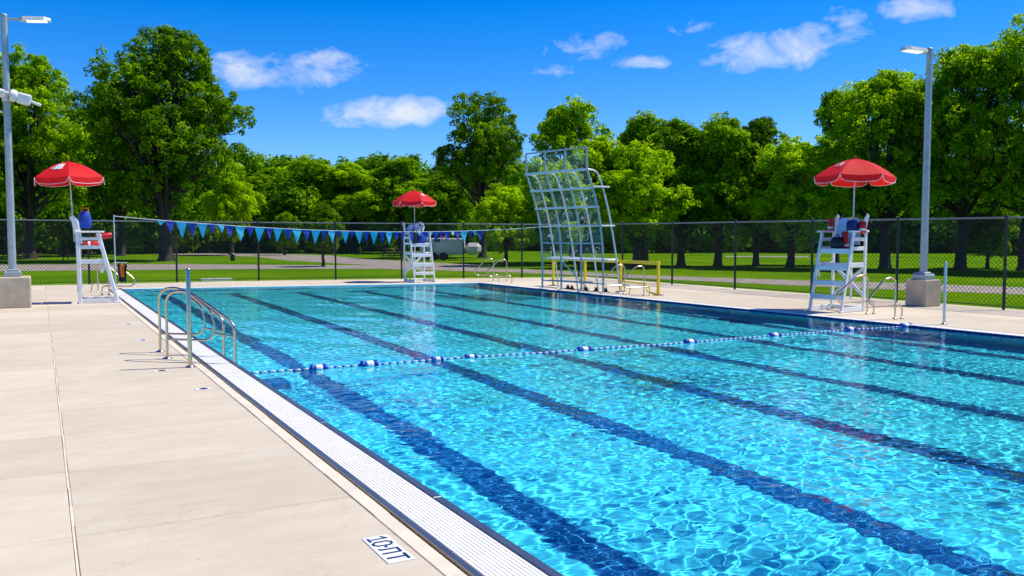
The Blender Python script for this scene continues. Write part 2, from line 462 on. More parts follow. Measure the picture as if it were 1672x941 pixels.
# filler under the joints
bs = MB(); zz = -.007
bs.quad((-16, -5, zz), (2.0, -5, zz), (2.0, 36, zz), (-16, 36, zz))
bs.add([(x, ffar(x) + .1 if i else 36 - (0 if x < 2.7 else (x - 2.7) * .18), zz) for i in (0, 1) for x in (-16, 2.7, 22.7)], [(0, 1, 4, 3), (1, 2, 5, 4)])
bs.quad((xr(-3.4) + .4, -3.4, zz + .001), (22.7, -3.4, zz + .001), (22.7, 33.2, zz + .001), (xr(33.2) + .4, 33.2, zz + .001))
struct('deck_joint_filler', bs, M['joint'])
sm = MB(); yy = -5.0; random.seed(8)
while yy < 35.2:     # the raised tan sealant bead in the long seam
    x_ = .140 + .002 * math.sin(yy * 3); w2 = .007 + .003 * random.random()
    sm.beam((x_, yy, -.004), (x_ + .001, yy + .5, -.004), w2 * 2, .012, 0, (0, 0, 1), .003); yy += .5
struct('deck_seam_sealant', sm, M['coping'])

# coping and gutter along the left edge
cp = MB(); y = -3.0; random.seed(3)
while y < 35.2:
    y2 = min(y + 1.25, 35.2); dx = random.uniform(-.003, .003)
    cp.box(((2.0 + 2.115) / 2 + dx, (y + y2) / 2, -.016), (.113, y2 - y - .006, .034), 0, None, .004); y = y2
struct('coping_strip', cp, M['coping'])
gt = empty('gutter_channel', (2.36, 16, -.08)); tag(gt, 'long white slotted overflow grate between steel edges along the near left side of the pool', 'gutter')
def loc(mb, o):  # move geometry so that it sits relative to an empty
    mb.v = [(a - o.location.x, b - o.location.y, c - o.location.z) for a, b, c in mb.v]; return mb
b = MB(); random.seed(9)
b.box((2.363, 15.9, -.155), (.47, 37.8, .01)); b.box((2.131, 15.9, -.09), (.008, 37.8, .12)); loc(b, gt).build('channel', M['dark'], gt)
b = MB(); b.box((2.128, 15.9, .001), (.010, 37.8, .020), 0, None, .003); loc(b, gt).build('sealant_line', M['brass'], gt)
b = MB(); b.box((2.163, 15.9, -.015), (.058, 37.8, .03), 0, None, .004); loc(b, gt).build('edge_beam', M['steel_edge'], gt)
b = MB()
y = -3.0
while y < 34.8:
    b.box((2.564, y + 1.49, -.055), (.072, 2.975, .115), 0, None, .006); y += 2.98
loc(b, gt).build('edge_beam', M['steel_edge'], gt)
b = MB(); x0, x1, nb = 2.196, 2.522, 11; pw = (x1 - x0) / nb
for k in range(nb): b.box((x0 + pw * (k + .5), 15.9, -.008), (pw * .80, 37.8, .014), 0, None, .003)
y = -3
while y < 34.8:
    b.box(((x0 + x1) / 2, y, -.0115), (x1 - x0, .020, .012)); y += .034 if y < 12 else .068
loc(b, gt).build('grate', M['grate'], gt)

# gutters along the far end and the right side
def edge_gutter(a, b, nrm, nm, label):
    a = Vector((*a, 0)); b = Vector((*b, 0)); n_ = Vector((*nrm, 0)).normalized(); root = empty(nm, (a + b) / 2); tag(root, label, 'gutter')
    m1 = MB(); m1.beam(a + n_ * .035 + Vector((0, 0, -.02)), b + n_ * .035 + Vector((0, 0, -.02)), .09, .05, 0, (0, 0, 1), .006); loc(m1, root).build('edge_beam', M['grate'], root)
    m2 = MB()
    for k in range(7):
        o = n_ * (.09 + .044 * k) + Vector((0, 0, -.012)); m2.beam(a + o, b + o, .038, .02, 0, (0, 0, 1), .004)
    loc(m2, root).build('grate', M['grate'], root)
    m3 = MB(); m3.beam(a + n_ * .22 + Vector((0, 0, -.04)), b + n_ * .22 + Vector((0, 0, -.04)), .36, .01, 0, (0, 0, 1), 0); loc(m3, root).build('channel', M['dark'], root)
edge_gutter((xr(-3) , -3), (xr(YC), YC + .35), (1, .0335), 'gutter_channel', 'white gutter grate along the right side of the pool, past the right lifeguard chair')
edge_gutter((PX0, yf(PX0)), (XC, YC), (.18, 1), 'gutter_channel', 'white gutter grate along the far end of the pool, under the middle lifeguard chair')

# depth marker tile, lettering built from strokes as it looks in the photo
dm = empty('depth_marker', (1.855, 5.09, .003)); tag(dm, 'white depth marker plate with navy 10 FT lettering set flush in the near deck', 'depth marker')
b = MB(); b.box((0, 0, 0), (.175, .49, .006), 0, None, .002); b.build('plate', M['white_paint'], dm)
def glyph(mb, strokes, u0, w, v0, h, th):
    # reading direction -Y, up +X
    for pl in strokes:
        for (a0, b0), (a1, b1) in zip(pl, pl[1:]):
            A = Vector((v0 + b0 * h, -(u0 + a0 * w), .0045)); B_ = Vector((v0 + b1 * h, -(u0 + a1 * w), .0045)); d = (B_ - A)
            if d.length < 1e-6: continue
            q = d.normalized(); nn = Vector((-q.y, q.x, 0)) * th / 2; A -= q * th * .42; B_ += q * th * .42
            mb.quad(A - nn, B_ - nn, B_ + nn, A + nn)
b = MB(); th = .0155
glyph(b, [[(.1, .78), (.55, 1), (.55, 0)], [(.25, 0), (.95, 0)]], -.225, .085, -.06, .118, th)
glyph(b, [[(.3, 1), (.7, 1), (1, .8), (1, .2), (.7, 0), (.3, 0), (0, .2), (0, .8), (.3, 1)]], -.123, .07, -.06, .118, th)
glyph(b, [[(0, .5), (.5, .5)]], -.030, .02, -.03, .06, .017)
glyph(b, [[(-.05, 0), (.12, .12), (.12, 1), (1, 1), (1, -.02)]], .012, .078, -.058, .112, th)
glyph(b, [[(0, 1), (1, 1)], [(.5, 1), (.5, 0)]], .132, .085, -.06, .118, th * 1.1)
# stagger each stroke by a hair so none share a plane
b.v = [(x, y, z + .00012 * (i // 4)) for i, (x, y, z) in enumerate(b.v)]
b.build('lettering', M['navy'], dm)

for k, (x, y, lab) in enumerate([(1.64, 17.59, 'small white and blue anchor plate in the deck left of the ladder rails'), (1.66, 20.91, 'farthest small white and blue anchor plate in the deck, beyond the ladder'), (1.48, 13.47, 'small dark anchor cap in the deck left of the tall steel post'), (1.78, 11.6, 'small pale anchor plate in the deck nearest the camera')]):
    r_ = empty('anchor_plate', (x, y, .003)); tag(r_, lab, 'deck plate', 'anchor plates set in the deck')
    b = MB(); b.box((0, 0, 0), (.2, .13, .006), 0, None, .002); b.build('plate', M['white_paint'] if k != 2 else M['coping'], r_)
    b = MB(); b.lathe((.02 if k == 2 else 0, 0, .0035), [(.001, .004), (.045, .004), (.055, 0)], 16); b.build('cap', M['float_blue'] if k < 2 else M['dark'] if k == 2 else M['steel'], r_)

# ------------------------------------------------------------------ lifeguard chair (faces +x locally, origin between the feet)
def make_chair():
    r_ = empty('lifeguard_chair'); P = M['plastic']; W2 = .46
    fb, ft, zt = .48, .0, 2.03
    for s_ in (-1, 1):
        b = MB(); b.beam((fb, s_ * W2, .0), (ft, s_ * W2, zt), .05, .10, 0, (1, 0, 0), .012)
        b.box((fb + .01, s_ * W2, .025), (.15, .075, .05), 0, None, .01); b.build('leg', P, r_)
        b = MB(); b.beam((-.50, s_ * W2, 0), (-.53, s_ * W2, 2.1), .05, .10, 0, (1, 0, 0), .012); b.build('leg', P, r_)
    def fx(z): return fb + (ft - fb) * z / zt
    for s_ in (-1, 1):
        b = MB(); y = s_ * (W2 - .003)
        for z, h in ((1.86, .09), (1.62, .10), (1.20, .12), (.07, .12)):
            b.beam((-.5, y, z), (fx(z), y, z), .034, h, 0, (0, 0, 1), .008); b.build('side_rail', P, r_); b = MB()
        b = MB()
        b.beam((fx(1.12) - .02, y + s_ * .006, 1.15), (fx(.75) - .24, y + s_ * .006, .88), .028, .08, 0, (0, 0, 1), .008)
        b.build('gusset', P, r_)
        b = MB(); b.beam((-.60, s_ * W2, zt + .03), (.17, s_ * W2, zt + .03), .12, .05, 0, (0, 0, 1), .015); b.build('armrest', P, r_)
        b = MB(); b.beam((-.52, s_ * (W2 - .06), 2.0), (-.60, s_ * (W2 - .03), 2.42), .04, .16, 0, (1, 0, 0), .015)
        b.beam((-.60, s_ * (W2 - .03), 2.40), (-.68, s_ * (W2 - .03), 2.50), .04, .13, 0, (1, 0, 0), .015); b.build('back_post', P, r_)
    for z, h in ((.41, .12), (.77, .13), (1.15, .12)):
        b = MB(); x = fx(z); b.box((x, 0, z), (.10, .868, .04), 0, None, .01); b.beam((x + .045, -.434, z - .03), (x + .045, .434, z - .03), .03, h, 0, (0, 0, 1), .008); b.build('step', P, r_)
    b = MB()
    for k in range(5): b.box((-.42 + .125 * k, 0, 1.60), (.112, .868, .035), 0, None, .01)
    b.beam((fx(1.55), -.434, 1.54), (fx(1.55), .434, 1.54), .03, .10, 0, (0, 0, 1), .008); b.build('seat', P, r_)
    # eight-sided back board
    b = MB(); w, h0, h1, c = .34, 1.72, 2.42, .12
    o8 = [(-w, h0), (w, h0), (w, h1 - c * 1.3), (w - c, h1), (-w + c, h1), (-w, h1 - c * 1.3)]
    o8.insert(1, (0, h0))
    f = [(-.42 - (z - 1.7) * .1, y, z) for y, z in o8]; k_ = [(x - .035, y, z) for x, y, z in f]; n = len(f)
    b.add(f + k_, [tuple(range(n)), tuple(range(n, 2 * n))[::-1]] + [(i, i + n, (i + 1) % n + n, (i + 1) % n) for i in range(n)])
    b.build('backrest', M['board_blue'], r_)
    b = MB(); x = -.53
    b.beam((x, -W2, .35), (x, W2, 1.15), .034, .09, 0, (0, 0, 1), .008); b.beam((x - .032, W2, .35), (x - .032, -W2, 1.15), .034, .09, 0, (0, 0, 1), .008); b.build('cross_brace', P, r_)
    b = MB(); b.box((-.49, 0, .07), (.05, .868, .11), 0, None, .01); b.build('stretcher', P, r_); b = MB(); b.box((-.02, 0, 1.2), (.05, .868, .1), 0, None, .01); b.build('stretcher', P, r_)
    b = MB(); b.tube([(-.56, .05, 0.3), (-.56, .05, 2.0)], .03); b.box((-.56, .05, 1.9), (.09, .09, .05)); b.build('umbrella_sleeve', P, r_)
    return r_
ch1 = make_chair()
ch1.location = (1.50, 28.35, 0); ch1.rotation_euler.z = R(-4)
tag(ch1, 'white lifeguard chair left of the pool, seen side on beside the left lamp post', 'lifeguard chair', 'white lifeguard chairs round the pool')
ch2 = copy_tree(ch1); ch2.location = (14.05, 34.35, 0); ch2.rotation_euler.z = R(-90 + 4); ch2['label'] = 'white lifeguard chair at the far end of the pool, behind the pennant line'
ch3 = copy_tree(ch1); ch3.location = (18.15, 16.0, 0); ch3.rotation_euler.z = R(180 + 8); ch3['label'] = 'white lifeguard chair right of the pool with red rescue tubes at its arms'

# umbrellas
def make_umbrella(r=1.0, rise=.46, h=3.95, z0=1.65):
    root = empty('umbrella'); n = 6; seg = 8
    def rim(a, t):   # t 0 centre .. 1 rim ; a angle
        k = (a / (2 * PI) * n) % 1; sag = 1 - .075 * math.sin(PI * k) * t
        chord = math.cos(PI / n) / math.cos((k - .5) * 2 * PI / n)
        rr = r * t * (chord * .8 + .2)
        z = h - rise * (t ** 1.75) - .035 * math.sin(PI * k) * t
        return Vector((rr * math.cos(a), rr * math.sin(a), z))
    b = MB(); T = [0.03, .2, .4, .6, .8, 1.0]; na = n * seg
    for k in range(n):
        vs = []
        for t in T:
            for j in range(seg + 1): vs.append(rim(2 * PI * (k + j / seg) / n, t))
        fs = [(i * (seg + 1) + j, (i + 1) * (seg + 1) + j, (i + 1) * (seg + 1) + j + 1, i * (seg + 1) + j + 1) for i in range(len(T) - 1) for j in range(seg)]
        b.add(vs, fs, 0, True)
    b.build('canopy', M['canopy'], root)
    for k in range(n):
        # hanging flap of one panel with a white hem
        prof = [0, .025, .06, .10, .16, .5, .84, .90, .94, .975, 1]; dep = [.01, .07, .13, .155, .165, .172, .165, .155, .13, .07, .01]
        top = [rim(2 * PI * (k + q) / n + 1e-6, 1.0) for q in prof]
        bot = [Vector((p.x * 1.012, p.y * 1.012, p.z - d)) for p, d in zip(top, dep)]
        b = MB(); m_ = len(prof); b.add(top + bot, [(i, i + m_, i + m_ + 1, i + 1) for i in range(m_ - 1)], 0, True)
        vz = b.build('valance', M['canopy'], root)
        b = MB(); b.tube([p + Vector((p.x, p.y, 0)).normalized() * .004 for p in bot], .0075, 5); b.build('hem', M['white_paint'], vz)
    for k in range(n):
        a = 2 * PI * k / n
        b = MB(); b.tube([rim(a + 1e-6, t) - Vector((0, 0, .012)) for t in (.05, .3, .55, .8, 1)], .006, 5)
        p = rim(a, .55); b.tube([(0, 0, h - .55), p - Vector((0, 0, .015))], .005, 5); b.build('rib', M['galv_white'], root)
    b = MB(); b.tube([(0, 0, z0), (0, 0, h - .01)], .019, 10); b.lathe((0, 0, h - .57), [(.02, 0), (.035, 0), (.035, .06), (.02, .06)], 10); b.build('pole', M['galv_white'], root)
    b = MB(); b.lathe((0, 0, h), [(.035, -.02), (.04, .01), (.022, .03), (.028, .055), (.015, .075), (.001, .08)], 12); b.build('finial', M['canopy'], root)
    root['r'] = r; root.pop('r')
    return root, rim
def local_at(ch, p): return Matrix.Rotation(ch.rotation_euler.z, 4, 'Z') @ Vector(p) + ch.location
um1, rim = make_umbrella()
p = local_at(ch1, (-.56, .05, 0)); um1.location = (p.x, p.y, .12); um1.rotation_euler = (R(-1.0), R(-2.0), R(27))
tag(um1, 'red umbrella with white script patch over the left lifeguard chair', 'umbrella', 'red umbrellas on the lifeguard chairs')
um2 = copy_tree(um1); p = local_at(ch2, (-.56, .05, 0)); um2.location = (p.x - .0, p.y, -.1); um2.rotation_euler = (0, 0, R(28)); um2['label'] = 'red umbrella over the far lifeguard chair behind the string of pennants'; um2.scale = (.92, .92, 1)
um3 = copy_tree(um1); p = local_at(ch3, (-.56, .05, 0)); um3.location = (p.x, p.y, 0); um3.rotation_euler = (R(0), R(1.5), R(20.3)); um3['label'] = 'red umbrella over the right lifeguard chair beside the right lamp post'
# writing on the canopies: short slanted white strokes
def canopy_marks(root, ang, rows, name, t0=.42, rowh=.16, aw=.34):
    b = MB(); random.seed(21)
    def P(u, v, lift=.006):
        a = ang + (u - .5) * aw * 2; t = t0 + v; q = rim(a, t); return q + Vector((0, 0, lift))
    cnt = 0
    for ri, glyphs in enumerate(rows):
        ncol = len(glyphs)
        for gi, gl in enumerate(glyphs):
            for (a0, b0, a1, b1) in gl:
                for s_ in range(2):   # split strokes so that they follow the cloth
                    u0 = (gi + .08 + (a0 + (a1 - a0) * s_ / 2) * .84) / ncol; u1 = (gi + .08 + (a0 + (a1 - a0) * (s_ + 1) / 2) * .84) / ncol
                    v0 = ri * rowh + (1 - (b0 + (b1 - b0) * s_ / 2)) * rowh * .8; v1 = ri * rowh + (1 - (b0 + (b1 - b0) * (s_ + 1) / 2)) * rowh * .8
                    lift = .006 + .0003 * cnt; cnt += 1
                    A = P(u0, v0, lift); B_ = P(u1, v1, lift); d = (B_ - A)
                    if d.length < 1e-5: continue
                    nrm = Vector((0, 0, 1)); q = d.normalized().cross(nrm).normalized() * .017; e_ = d.normalized() * .012
                    b.quad(A - q - e_, B_ - q + e_, B_ + q + e_, A + q - e_)
    o = b.build(name, M['white_paint'], root); return o
gB = [(0, 0, 0, 1), (0, 1, .8, .8), (.8, .8, 0, .5), (0, .5, .9, .25), (.9, .25, 0, 0)]
gL = [(0, 1, 0, 0), (0, 0, .8, 0)]; gE = [(0, 0, 0, 1), (0, 1, .8, 1), (0, .5, .6, .5), (0, 0, .8, 0)]
gU = [(0, 1, 0, 0), (0, 0, .8, 0), (.8, 0, .8, 1)]; gA = [(0, 0, .4, 1), (.4, 1, .8, 0), (.15, .4, .65, .4)]; gM = [(0, 0, 0, 1), (0, 1, .4, .4), (.4, .4, .8, 1), (.8, 1, .8, 0)]
gN = [(0, 0, 0, 1), (0, 1, .8, 0), (.8, 0, .8, 1)]; gO = [(0, 0, 0, 1), (0, 1, .8, 1), (.8, 1, .8, 0), (.8, 0, 0, 0)]; gI = [(.2, 0, .2, 1)]
cam_ang = lambda o, off: math.atan2(0 - o.location.y, 0 - o.location.x) - o.rotation_euler.z + off
canopy_marks(um1, R(-152), [[gB, gU, gM, gM], [gL, gA, gN, gO, gN, gA]], 'lettering', .36, .17, .30)
canopy_marks(um3, R(149), [[gL, gE, gO]], 'lettering', .40, .28, .26)
canopy_marks(um2, R(-88), [[gO, gN]], 'lettering', .45, .26, .16)

# gear kept on the chairs
def rescue_tube(name, chair, p, rot, label, L=.55, r_=.085):
    o = empty(name, local_at(chair, p)); o.rotation_euler = rot
    b = MB(); L *= .85; b.tube([(0, 0, -L / 2), (0, 0, -L / 2 + .03), (0, 0, L / 2 - .03), (0, 0, L / 2)], [r_ * .7, r_, r_, r_ * .7], 14); b.build('foam_body', M['red_tube'], o)
    b = MB(); b.tube([(0, 0, -L * .18 - .03), (0, 0, -L * .18 + .03)], r_ + .004, 14, 0, False); b.build('strap', M['white_paint'], o)
    return tag(o, label, 'rescue tube', 'red rescue tubes on the lifeguard chairs')
rescue_tube('rescue_tube', ch1, (.14, .30, 1.93), (0, R(80), 0), 'red rescue tube sticking out from the front of the left lifeguard chair', .55)
rescue_tube('rescue_tube', ch1, (-.15, .1, 1.70), (0, R(88), 0), 'red rescue tube lying on the seat of the left lifeguard chair', .6)
rescue_tube('rescue_tube', ch3, (-.45, -.52, 2.22), (0, R(4), 0), 'short red rescue tube standing on the right-hand armrest of the right lifeguard chair', .42, .065)
rescue_tube('rescue_tube', ch3, (-.3, .50, 2.16), (0, R(0), 0), 'red rescue tube standing on the left-hand armrest of the right lifeguard chair', .36, .10)
rescue_tube('rescue_tube', ch3, (-.22, .08, 1.80), (0, R(-8), 0), 'red rescue tube upright on the seat of the right lifeguard chair', .62, .08)
def bag(name, chair, p, size, mat, mat2, label, cat='bag'):
    o = empty(name, local_at(chair, p)); o.rotation_euler.z = chair.rotation_euler.z
    b = MB(); w, d, h = size
    prof = [(.55, 0), (.95, .04), (1, .25), (.97, .6), (.82, .88), (.45, 1)]; vs = []; n = 14
    for k, z in prof:
        for j in range(n):
            a = 2 * PI * j / n; c_, s_ = math.cos(a), math.sin(a)
            vs.append((math.copysign(abs(c_) ** .6, c_) * w / 2 * k * (1 + .06 * math.sin(3 * a + z * 5)), math.copysign(abs(s_) ** .6, s_) * d / 2 * k, z * h))
    b.add(vs, [(i * n + j, i * n + (j + 1) % n, (i + 1) * n + (j + 1) % n, (i + 1) * n + j) for i in range(5) for j in range(n)] + [tuple(range(n))[::-1], tuple(range(5 * n, 6 * n))], 0, True)
    b.build('bag_body', mat, o)
    b = MB(); b.tube(smooth_path([(-w * .3, 0, h * .9), (-w * .25, 0, h * 1.18), (w * .25, 0, h * 1.18), (w * .3, 0, h * .9)], .06), .016, 6); b.build('handle', mat2, o)
    return tag(o, label, cat)
bag('bag', ch1, (-.33, -.02, 2.16) , (.34, .30, .50), M['blue_cloth'], M['orange_cloth'], 'blue bag with orange handle hung high on the back of the left lifeguard chair')
bag('bag', ch2, (-.05, .10, 1.62), (.3, .34, .50), M['blue_cloth'], M['black'], 'blue bag on the seat of the far lifeguard chair, left of its umbrella pole')
bag('bag', ch2, (.02, -.26, 1.62), (.28, .26, .60), M['black'], M['blue_cloth'], 'black bag on the seat of the far lifeguard chair')
bag('bag', ch3, (-.05, -.05, 1.62), (.28, .3, .30), M['black'], M['blue_cloth'], 'small black bag on the seat of the right lifeguard chair')
bag('bag', ch3, (-.12, .33, 2.06), (.3, .24, .30), M['navy'], M['yellow'], 'navy bag with yellow handle over the left arm of the right lifeguard chair')
o = empty('ring_buoy', local_at(ch2, (-.50, .26, 2.32))); o.rotation_euler = (R(90), 0, R(4)); tag(o, 'white ring buoy hung on the back of the far lifeguard chair', 'ring buoy')
b = MB(); b.tube([(.17 * math.cos(2 * PI * k / 24), .17 * math.sin(2 * PI * k / 24), 0) for k in range(24)], .05, 10, 0, False, True); b.build('ring', M['white_paint'], o)
b = MB()
for k in range(4): a = PI / 2 * k + .4; b.tube([(.17 * math.cos(a - .12), .17 * math.sin(a - .12), 0), (.17 * math.cos(a + .12), .17 * math.sin(a + .12), 0)], .054, 10, 0, False)
b.build('band', M['float_blue'], o)
o = empty('towel', local_at(ch1, (.62, .1, 1.12))); tag(o, 'black and orange towel hanging in front of the left lifeguard chair', 'towel')
def cloth(w, h, fold, y0):
    b = MB(); nx, nz = 12, 8
    vs = [((i / nx - .5) * w * (1 - .25 * j / nz), y0 + fold * math.sin(i * 1.4 + j * .3), -h * j / nz + .02 * math.sin(i)) for j in range(nz + 1) for i in range(nx + 1)]
    b.add(vs, [(j * (nx + 1) + i, (j + 1) * (nx + 1) + i, (j + 1) * (nx + 1) + i + 1, j * (nx + 1) + i + 1) for j in range(nz) for i in range(nx)], 0, True); return b
cloth(.26, .55, .03, 0).build('cloth', M['black'], o); cloth(.12, .40, .02, -.05).build('stripe', M['orange_cloth'], o)
b = MB(); b.tube([(-.22, 0, .03), (.14, 0, .03)], .012); b.build('hook_rod', M['galv_white'], o)

# ------------------------------------------------------------------ rails
def flange(b, p, r_=.055): b.lathe((p[0], p[1], p[2]), [(r_, 0), (r_, .012), (.03, .03), (.024, .035)], 14)
def rail(name, loc, ang, label, group, rr=.021, post=.98, reach=.85, low=.30, tail=.22):
    o = empty(name, loc, ang)
    pts = smooth_path([(0, 0, 0), (0, 0, post), (.34, 0, post - .02), (reach, 0, low + .17), (reach - .12, 0, low - .02), (-tail, 0, low), (-tail, 0, 0)], [0, .17, .14, .10, .10, .14, 0], 7)
    b = MB(); b.tube(pts, rr, 12); b.build('rail_tube', M['steel'], o)
    b = MB(); flange(b, (0, 0, .0)); b.build('flange', M['steel'], o)
    b = MB(); flange(b, (-tail, 0, .0), .045); b.build('flange', M['steel'], o)
    return tag(o, label, 'handrail', group)
gR = 'curved steel handrails round the pool'
rail('handrail', (17.55, 13.75, 0), R(180 - 4), 'nearer steel handrail loop between the right lifeguard chair and the tall post', gR, low=.33)
rail('handrail', (18.05, 14.95, 0), R(180 - 4), 'steel handrail loop partly behind the legs of the right lifeguard chair', gR, reach=1.05, low=.33)
rail('handrail', (17.15, 22.9, 0), R(180 - 4), 'steel handrail loop in front of the right end of the yellow frame', gR)
rail('handrail', (17.2, 24.05, 0), R(180 - 4), 'steel handrail loop in front of the yellow frame, nearest the climbing wall', gR)
rail('handrail', (16.9, 31.9, 0), R(180 - 10), 'right one of two steel handrail loops left of the climbing wall', gR)
rail('handrail', (16.85, 33.0, 0), R(180 - 10), 'left one of two steel handrail loops left of the climbing wall', gR)
rail('handrail', (1.72, 33.5, 0), R(-30), 'farther steel handrail loop behind the left lifeguard chair', gR)
rail('handrail', (1.95, 31.6, 0), R(-20), 'nearer steel handrail loop behind the left lifeguard chair', gR)
# near ladder rails
def ladder_rail(y, ye, label):
    o = empty('ladder_rail', (1.73, y, 0)); tag(o, label, 'ladder rail', 'long ladder rails at the near left edge'); dy = ye - y
    b = MB(); b.tube(smooth_path([(0, 0, 0), (0, 0, 1.05), (.28, dy * .3, 1.10), (.80, dy * .9, .66), (.86, dy, .55), (.86, dy, -.45)], [0, .2, .2, .1, .1, 0], 8), .0215, 14); b.build('top_rail', M['steel'], o)
    b = MB(); b.tube(smooth_path([(.30, dy * .35, 1.06), (.62, dy * .68, .74), (.60, dy * .72, .33), (.0, 0, .31)], [0, .22, .22, 0], 8), .017, 12); b.build('loop_rail', M['steel'], o)
    b = MB(); b.tube([(.60, dy * .72, .44), (.86, dy, .40)], .014, 8); b.build('link_bar', M['steel'], o)
    b = MB(); flange(b, (0, 0, 0), .075); b.build('flange', M['steel'], o)
ladder_rail(15.70, 14.72, 'farther steel ladder rail arching over the white gutter')
ladder_rail(14.78, 13.80, 'nearer steel ladder rail arching over the white gutter, behind the tall post')
def post(loc, h, label, mat=None, rr=.032, name='steel_post'):
    o = empty(name, loc); tag(o, label, 'post')
    b = MB(); b.tube([(0, 0, 0), (0, 0, h - .02), (0, 0, h - .003), (0, 0, h)], [rr, rr, rr * .8, rr * .4], 16); b.build('tube', mat or M['steel'], o)
    b = MB(); flange(b, (0, 0, 0), rr * 2.3); b.build('flange', M['steel'], o); return o
post((1.91, 13.64, 0), 1.47, 'tall straight steel post beside the ladder rails at the near left pool edge')
post((17.46, 12.42, 0), 1.38, 'straight steel post on the right deck, in front of the right lamp post', M['galv_white'], .03)
post((2.02, 29.6, 0), 2.58, 'thin pale post right of the left lifeguard chair carrying the pennant line', M['galv_white'], .017, 'pennant_post')

# ------------------------------------------------------------------ pennant line
pl = empty('pennant_line', (9, 27.5, 2.2)); tag(pl, 'sagging cord of dark blue and cyan triangular pennants strung across the pool', 'pennants')
A_ = Vector((2.02, 29.6, 2.55)); Bp = Vector((16.45, 26.9, 2.32))
def cordp(t):
    p = A_.lerp(Bp, t); p.z -= 4 * .34 * t * (1 - t) * (1 + .25 * (t - .5)); return p
b = MB(); b.tube([cordp(k / 60) for k in range(61)] , .011, 6); loc(b, pl).build('cord', M['cord'], pl)
FL = [(52, 78, 12, 'D'), (72, 115, 26, 'C'), (115, 158, 58, 'D'), (162, 213, 76, 'C'), (215, 258, 70, 'D'), (260, 308, 70, 'C'), (312, 350, 45, 'D'), (355, 388, 40, 'C'), (390, 430, 55, 'D'), (435, 483, 70, 'C'), (487, 523, 50, 'D'), (527, 575, 70, 'C'), (578, 608, 55, 'D'), (612, 657, 65, 'C'), (660, 698, 55, 'D'), (700, 745, 65, 'C'), (750, 785, 55, 'D'), (788, 832, 65, 'C'), (835, 861, 50, 'D'), (863, 900, 58, 'C'), (904, 926, 36, 'D'), (928, 965, 60, 'C'), (966, 988, 36, 'D'), (988, 1027, 60, 'C'), (1030, 1057, 52, 'D'), (1060, 1098, 62, 'C'), (1102, 1130, 55, 'D'), (1132, 1166, 60, 'C'), (1169, 1200, 38, 'D'), (1204, 1222, 46, 'D'), (1240, 1262, 60, 'D'), (1279, 1298, 20, 'W'), (1301, 1331, 46, 'D'), (1332, 1348, 18, 'W'), (1349, 1378, 50, 'D'), (1381, 1398, 38, 'D'), (1401, 1429, 45, 'D'), (1434, 1452, 22, 'W'), (1453, 1476, 46, 'D'), (1478, 1513, 56, 'C'), (1518, 1534, 34, 'D'), (1535, 1551, 24, 'C'), (1552, 1582, 48, 'D')]
F_ = 1432.; YAW = R(28.256); PIT = R(3.417)
fwv = Vector((math.sin(YAW) * math.cos(PIT), math.cos(YAW) * math.cos(PIT), -math.sin(PIT))); rtv = Vector((math.cos(YAW), -math.sin(YAW), 0))
def t_at(px):   # where along the cord the photo shows a given column (used once to space the pennants)
    lo, hi = 0., 1.
    for _ in range(30):
        m_ = (lo + hi) / 2; v = cordp(m_) - Vector((0, 0, H_CAM)); x = 836 + F_ * v.dot(rtv) / v.dot(fwv)
        if x < px: lo = m_
        else: hi = m_
    return lo
random.seed(12)
for a0, a1, h_, c_ in FL:
    p0 = cordp(t_at(230 + a0 / 2.834)); p1 = cordp(t_at(230 + a1 / 2.834)); dist = (p0 - Vector((0, 0, H_CAM))).dot(fwv)
    hh = h_ / 2.834 * dist / F_; mid = (p0 + p1) / 2; sw = random.uniform(-.10, .10)
    n = 6; vs = []; d = (p1 - p0); nn = Vector((-d.y, d.x, 0)).normalized()
    tip = mid + Vector((0, 0, -hh)) + nn * sw + d * random.uniform(-.15, .15)
    for j in range(n + 1):
        t = j / n; L0 = p0.lerp(tip, t); R0 = p1.lerp(tip, t)
        for i in range(3): q = L0.lerp(R0, i / 2) + nn * (.03 * math.sin(t * 4 + a0) * (1 if i == 1 else 0)); vs.append(q)
    b = MB(); b.add(vs, [(j * 3 + i, (j + 1) * 3 + i, (j + 1) * 3 + i + 1, j * 3 + i + 1) for j in range(n) for i in range(2)], 0, True)
    loc(b, pl).build('pennant', {'D': M['flag_blue'], 'C': M['flag_cyan'], 'W': M['flag_white']}[c_], pl)

# ------------------------------------------------------------------ lane rope
lr = empty('lane_rope', (9.7, 12.8, WZ)); tag(lr, 'blue and white beaded lane rope with blue floats crossing the pool', 'lane rope')
b = MB(); x = PX0 + .02; k = 0; ra, rb = Vector((PX0 + .02, 12.85, WZ + .012)), Vector((xr(12.75) - .02, 12.75, WZ + .012)); L = (rb - ra).length; N = int(L / .062)
def rp(t):
    p = ra.lerp(rb, t); p.y += .05 * math.sin(t * 9) + .02 * math.sin(t * 31); p.z += float(wave(np.array([p.x]), np.array([p.y]))[0]) * .8; return p
for k in range(N):
    p0 = rp(k / N); p1 = rp((k + .82) / N); pm = (p0 + p1) / 2
    b.tube([p0, p0.lerp(pm, .4), pm, p1.lerp(pm, .4), p1], [.008, .015, .017, .015, .008], 8, 0 if k % 2 else 1)
b.tube([rp(k / 80) for k in range(81)], .007, 5, 0)
loc(b, lr).build('bead_string', [M['white_paint'], M['float_blue']], lr)
def fx_(px):
    lo, hi = 0., 1.
    for _ in range(30):
        m_ = (lo + hi) / 2; v = rp(m_) - Vector((0, 0, H_CAM)); x = 836 + F_ * v.dot(rtv) / v.dot(fwv)
        if x < px: lo = m_
        else: hi = m_
    return lo
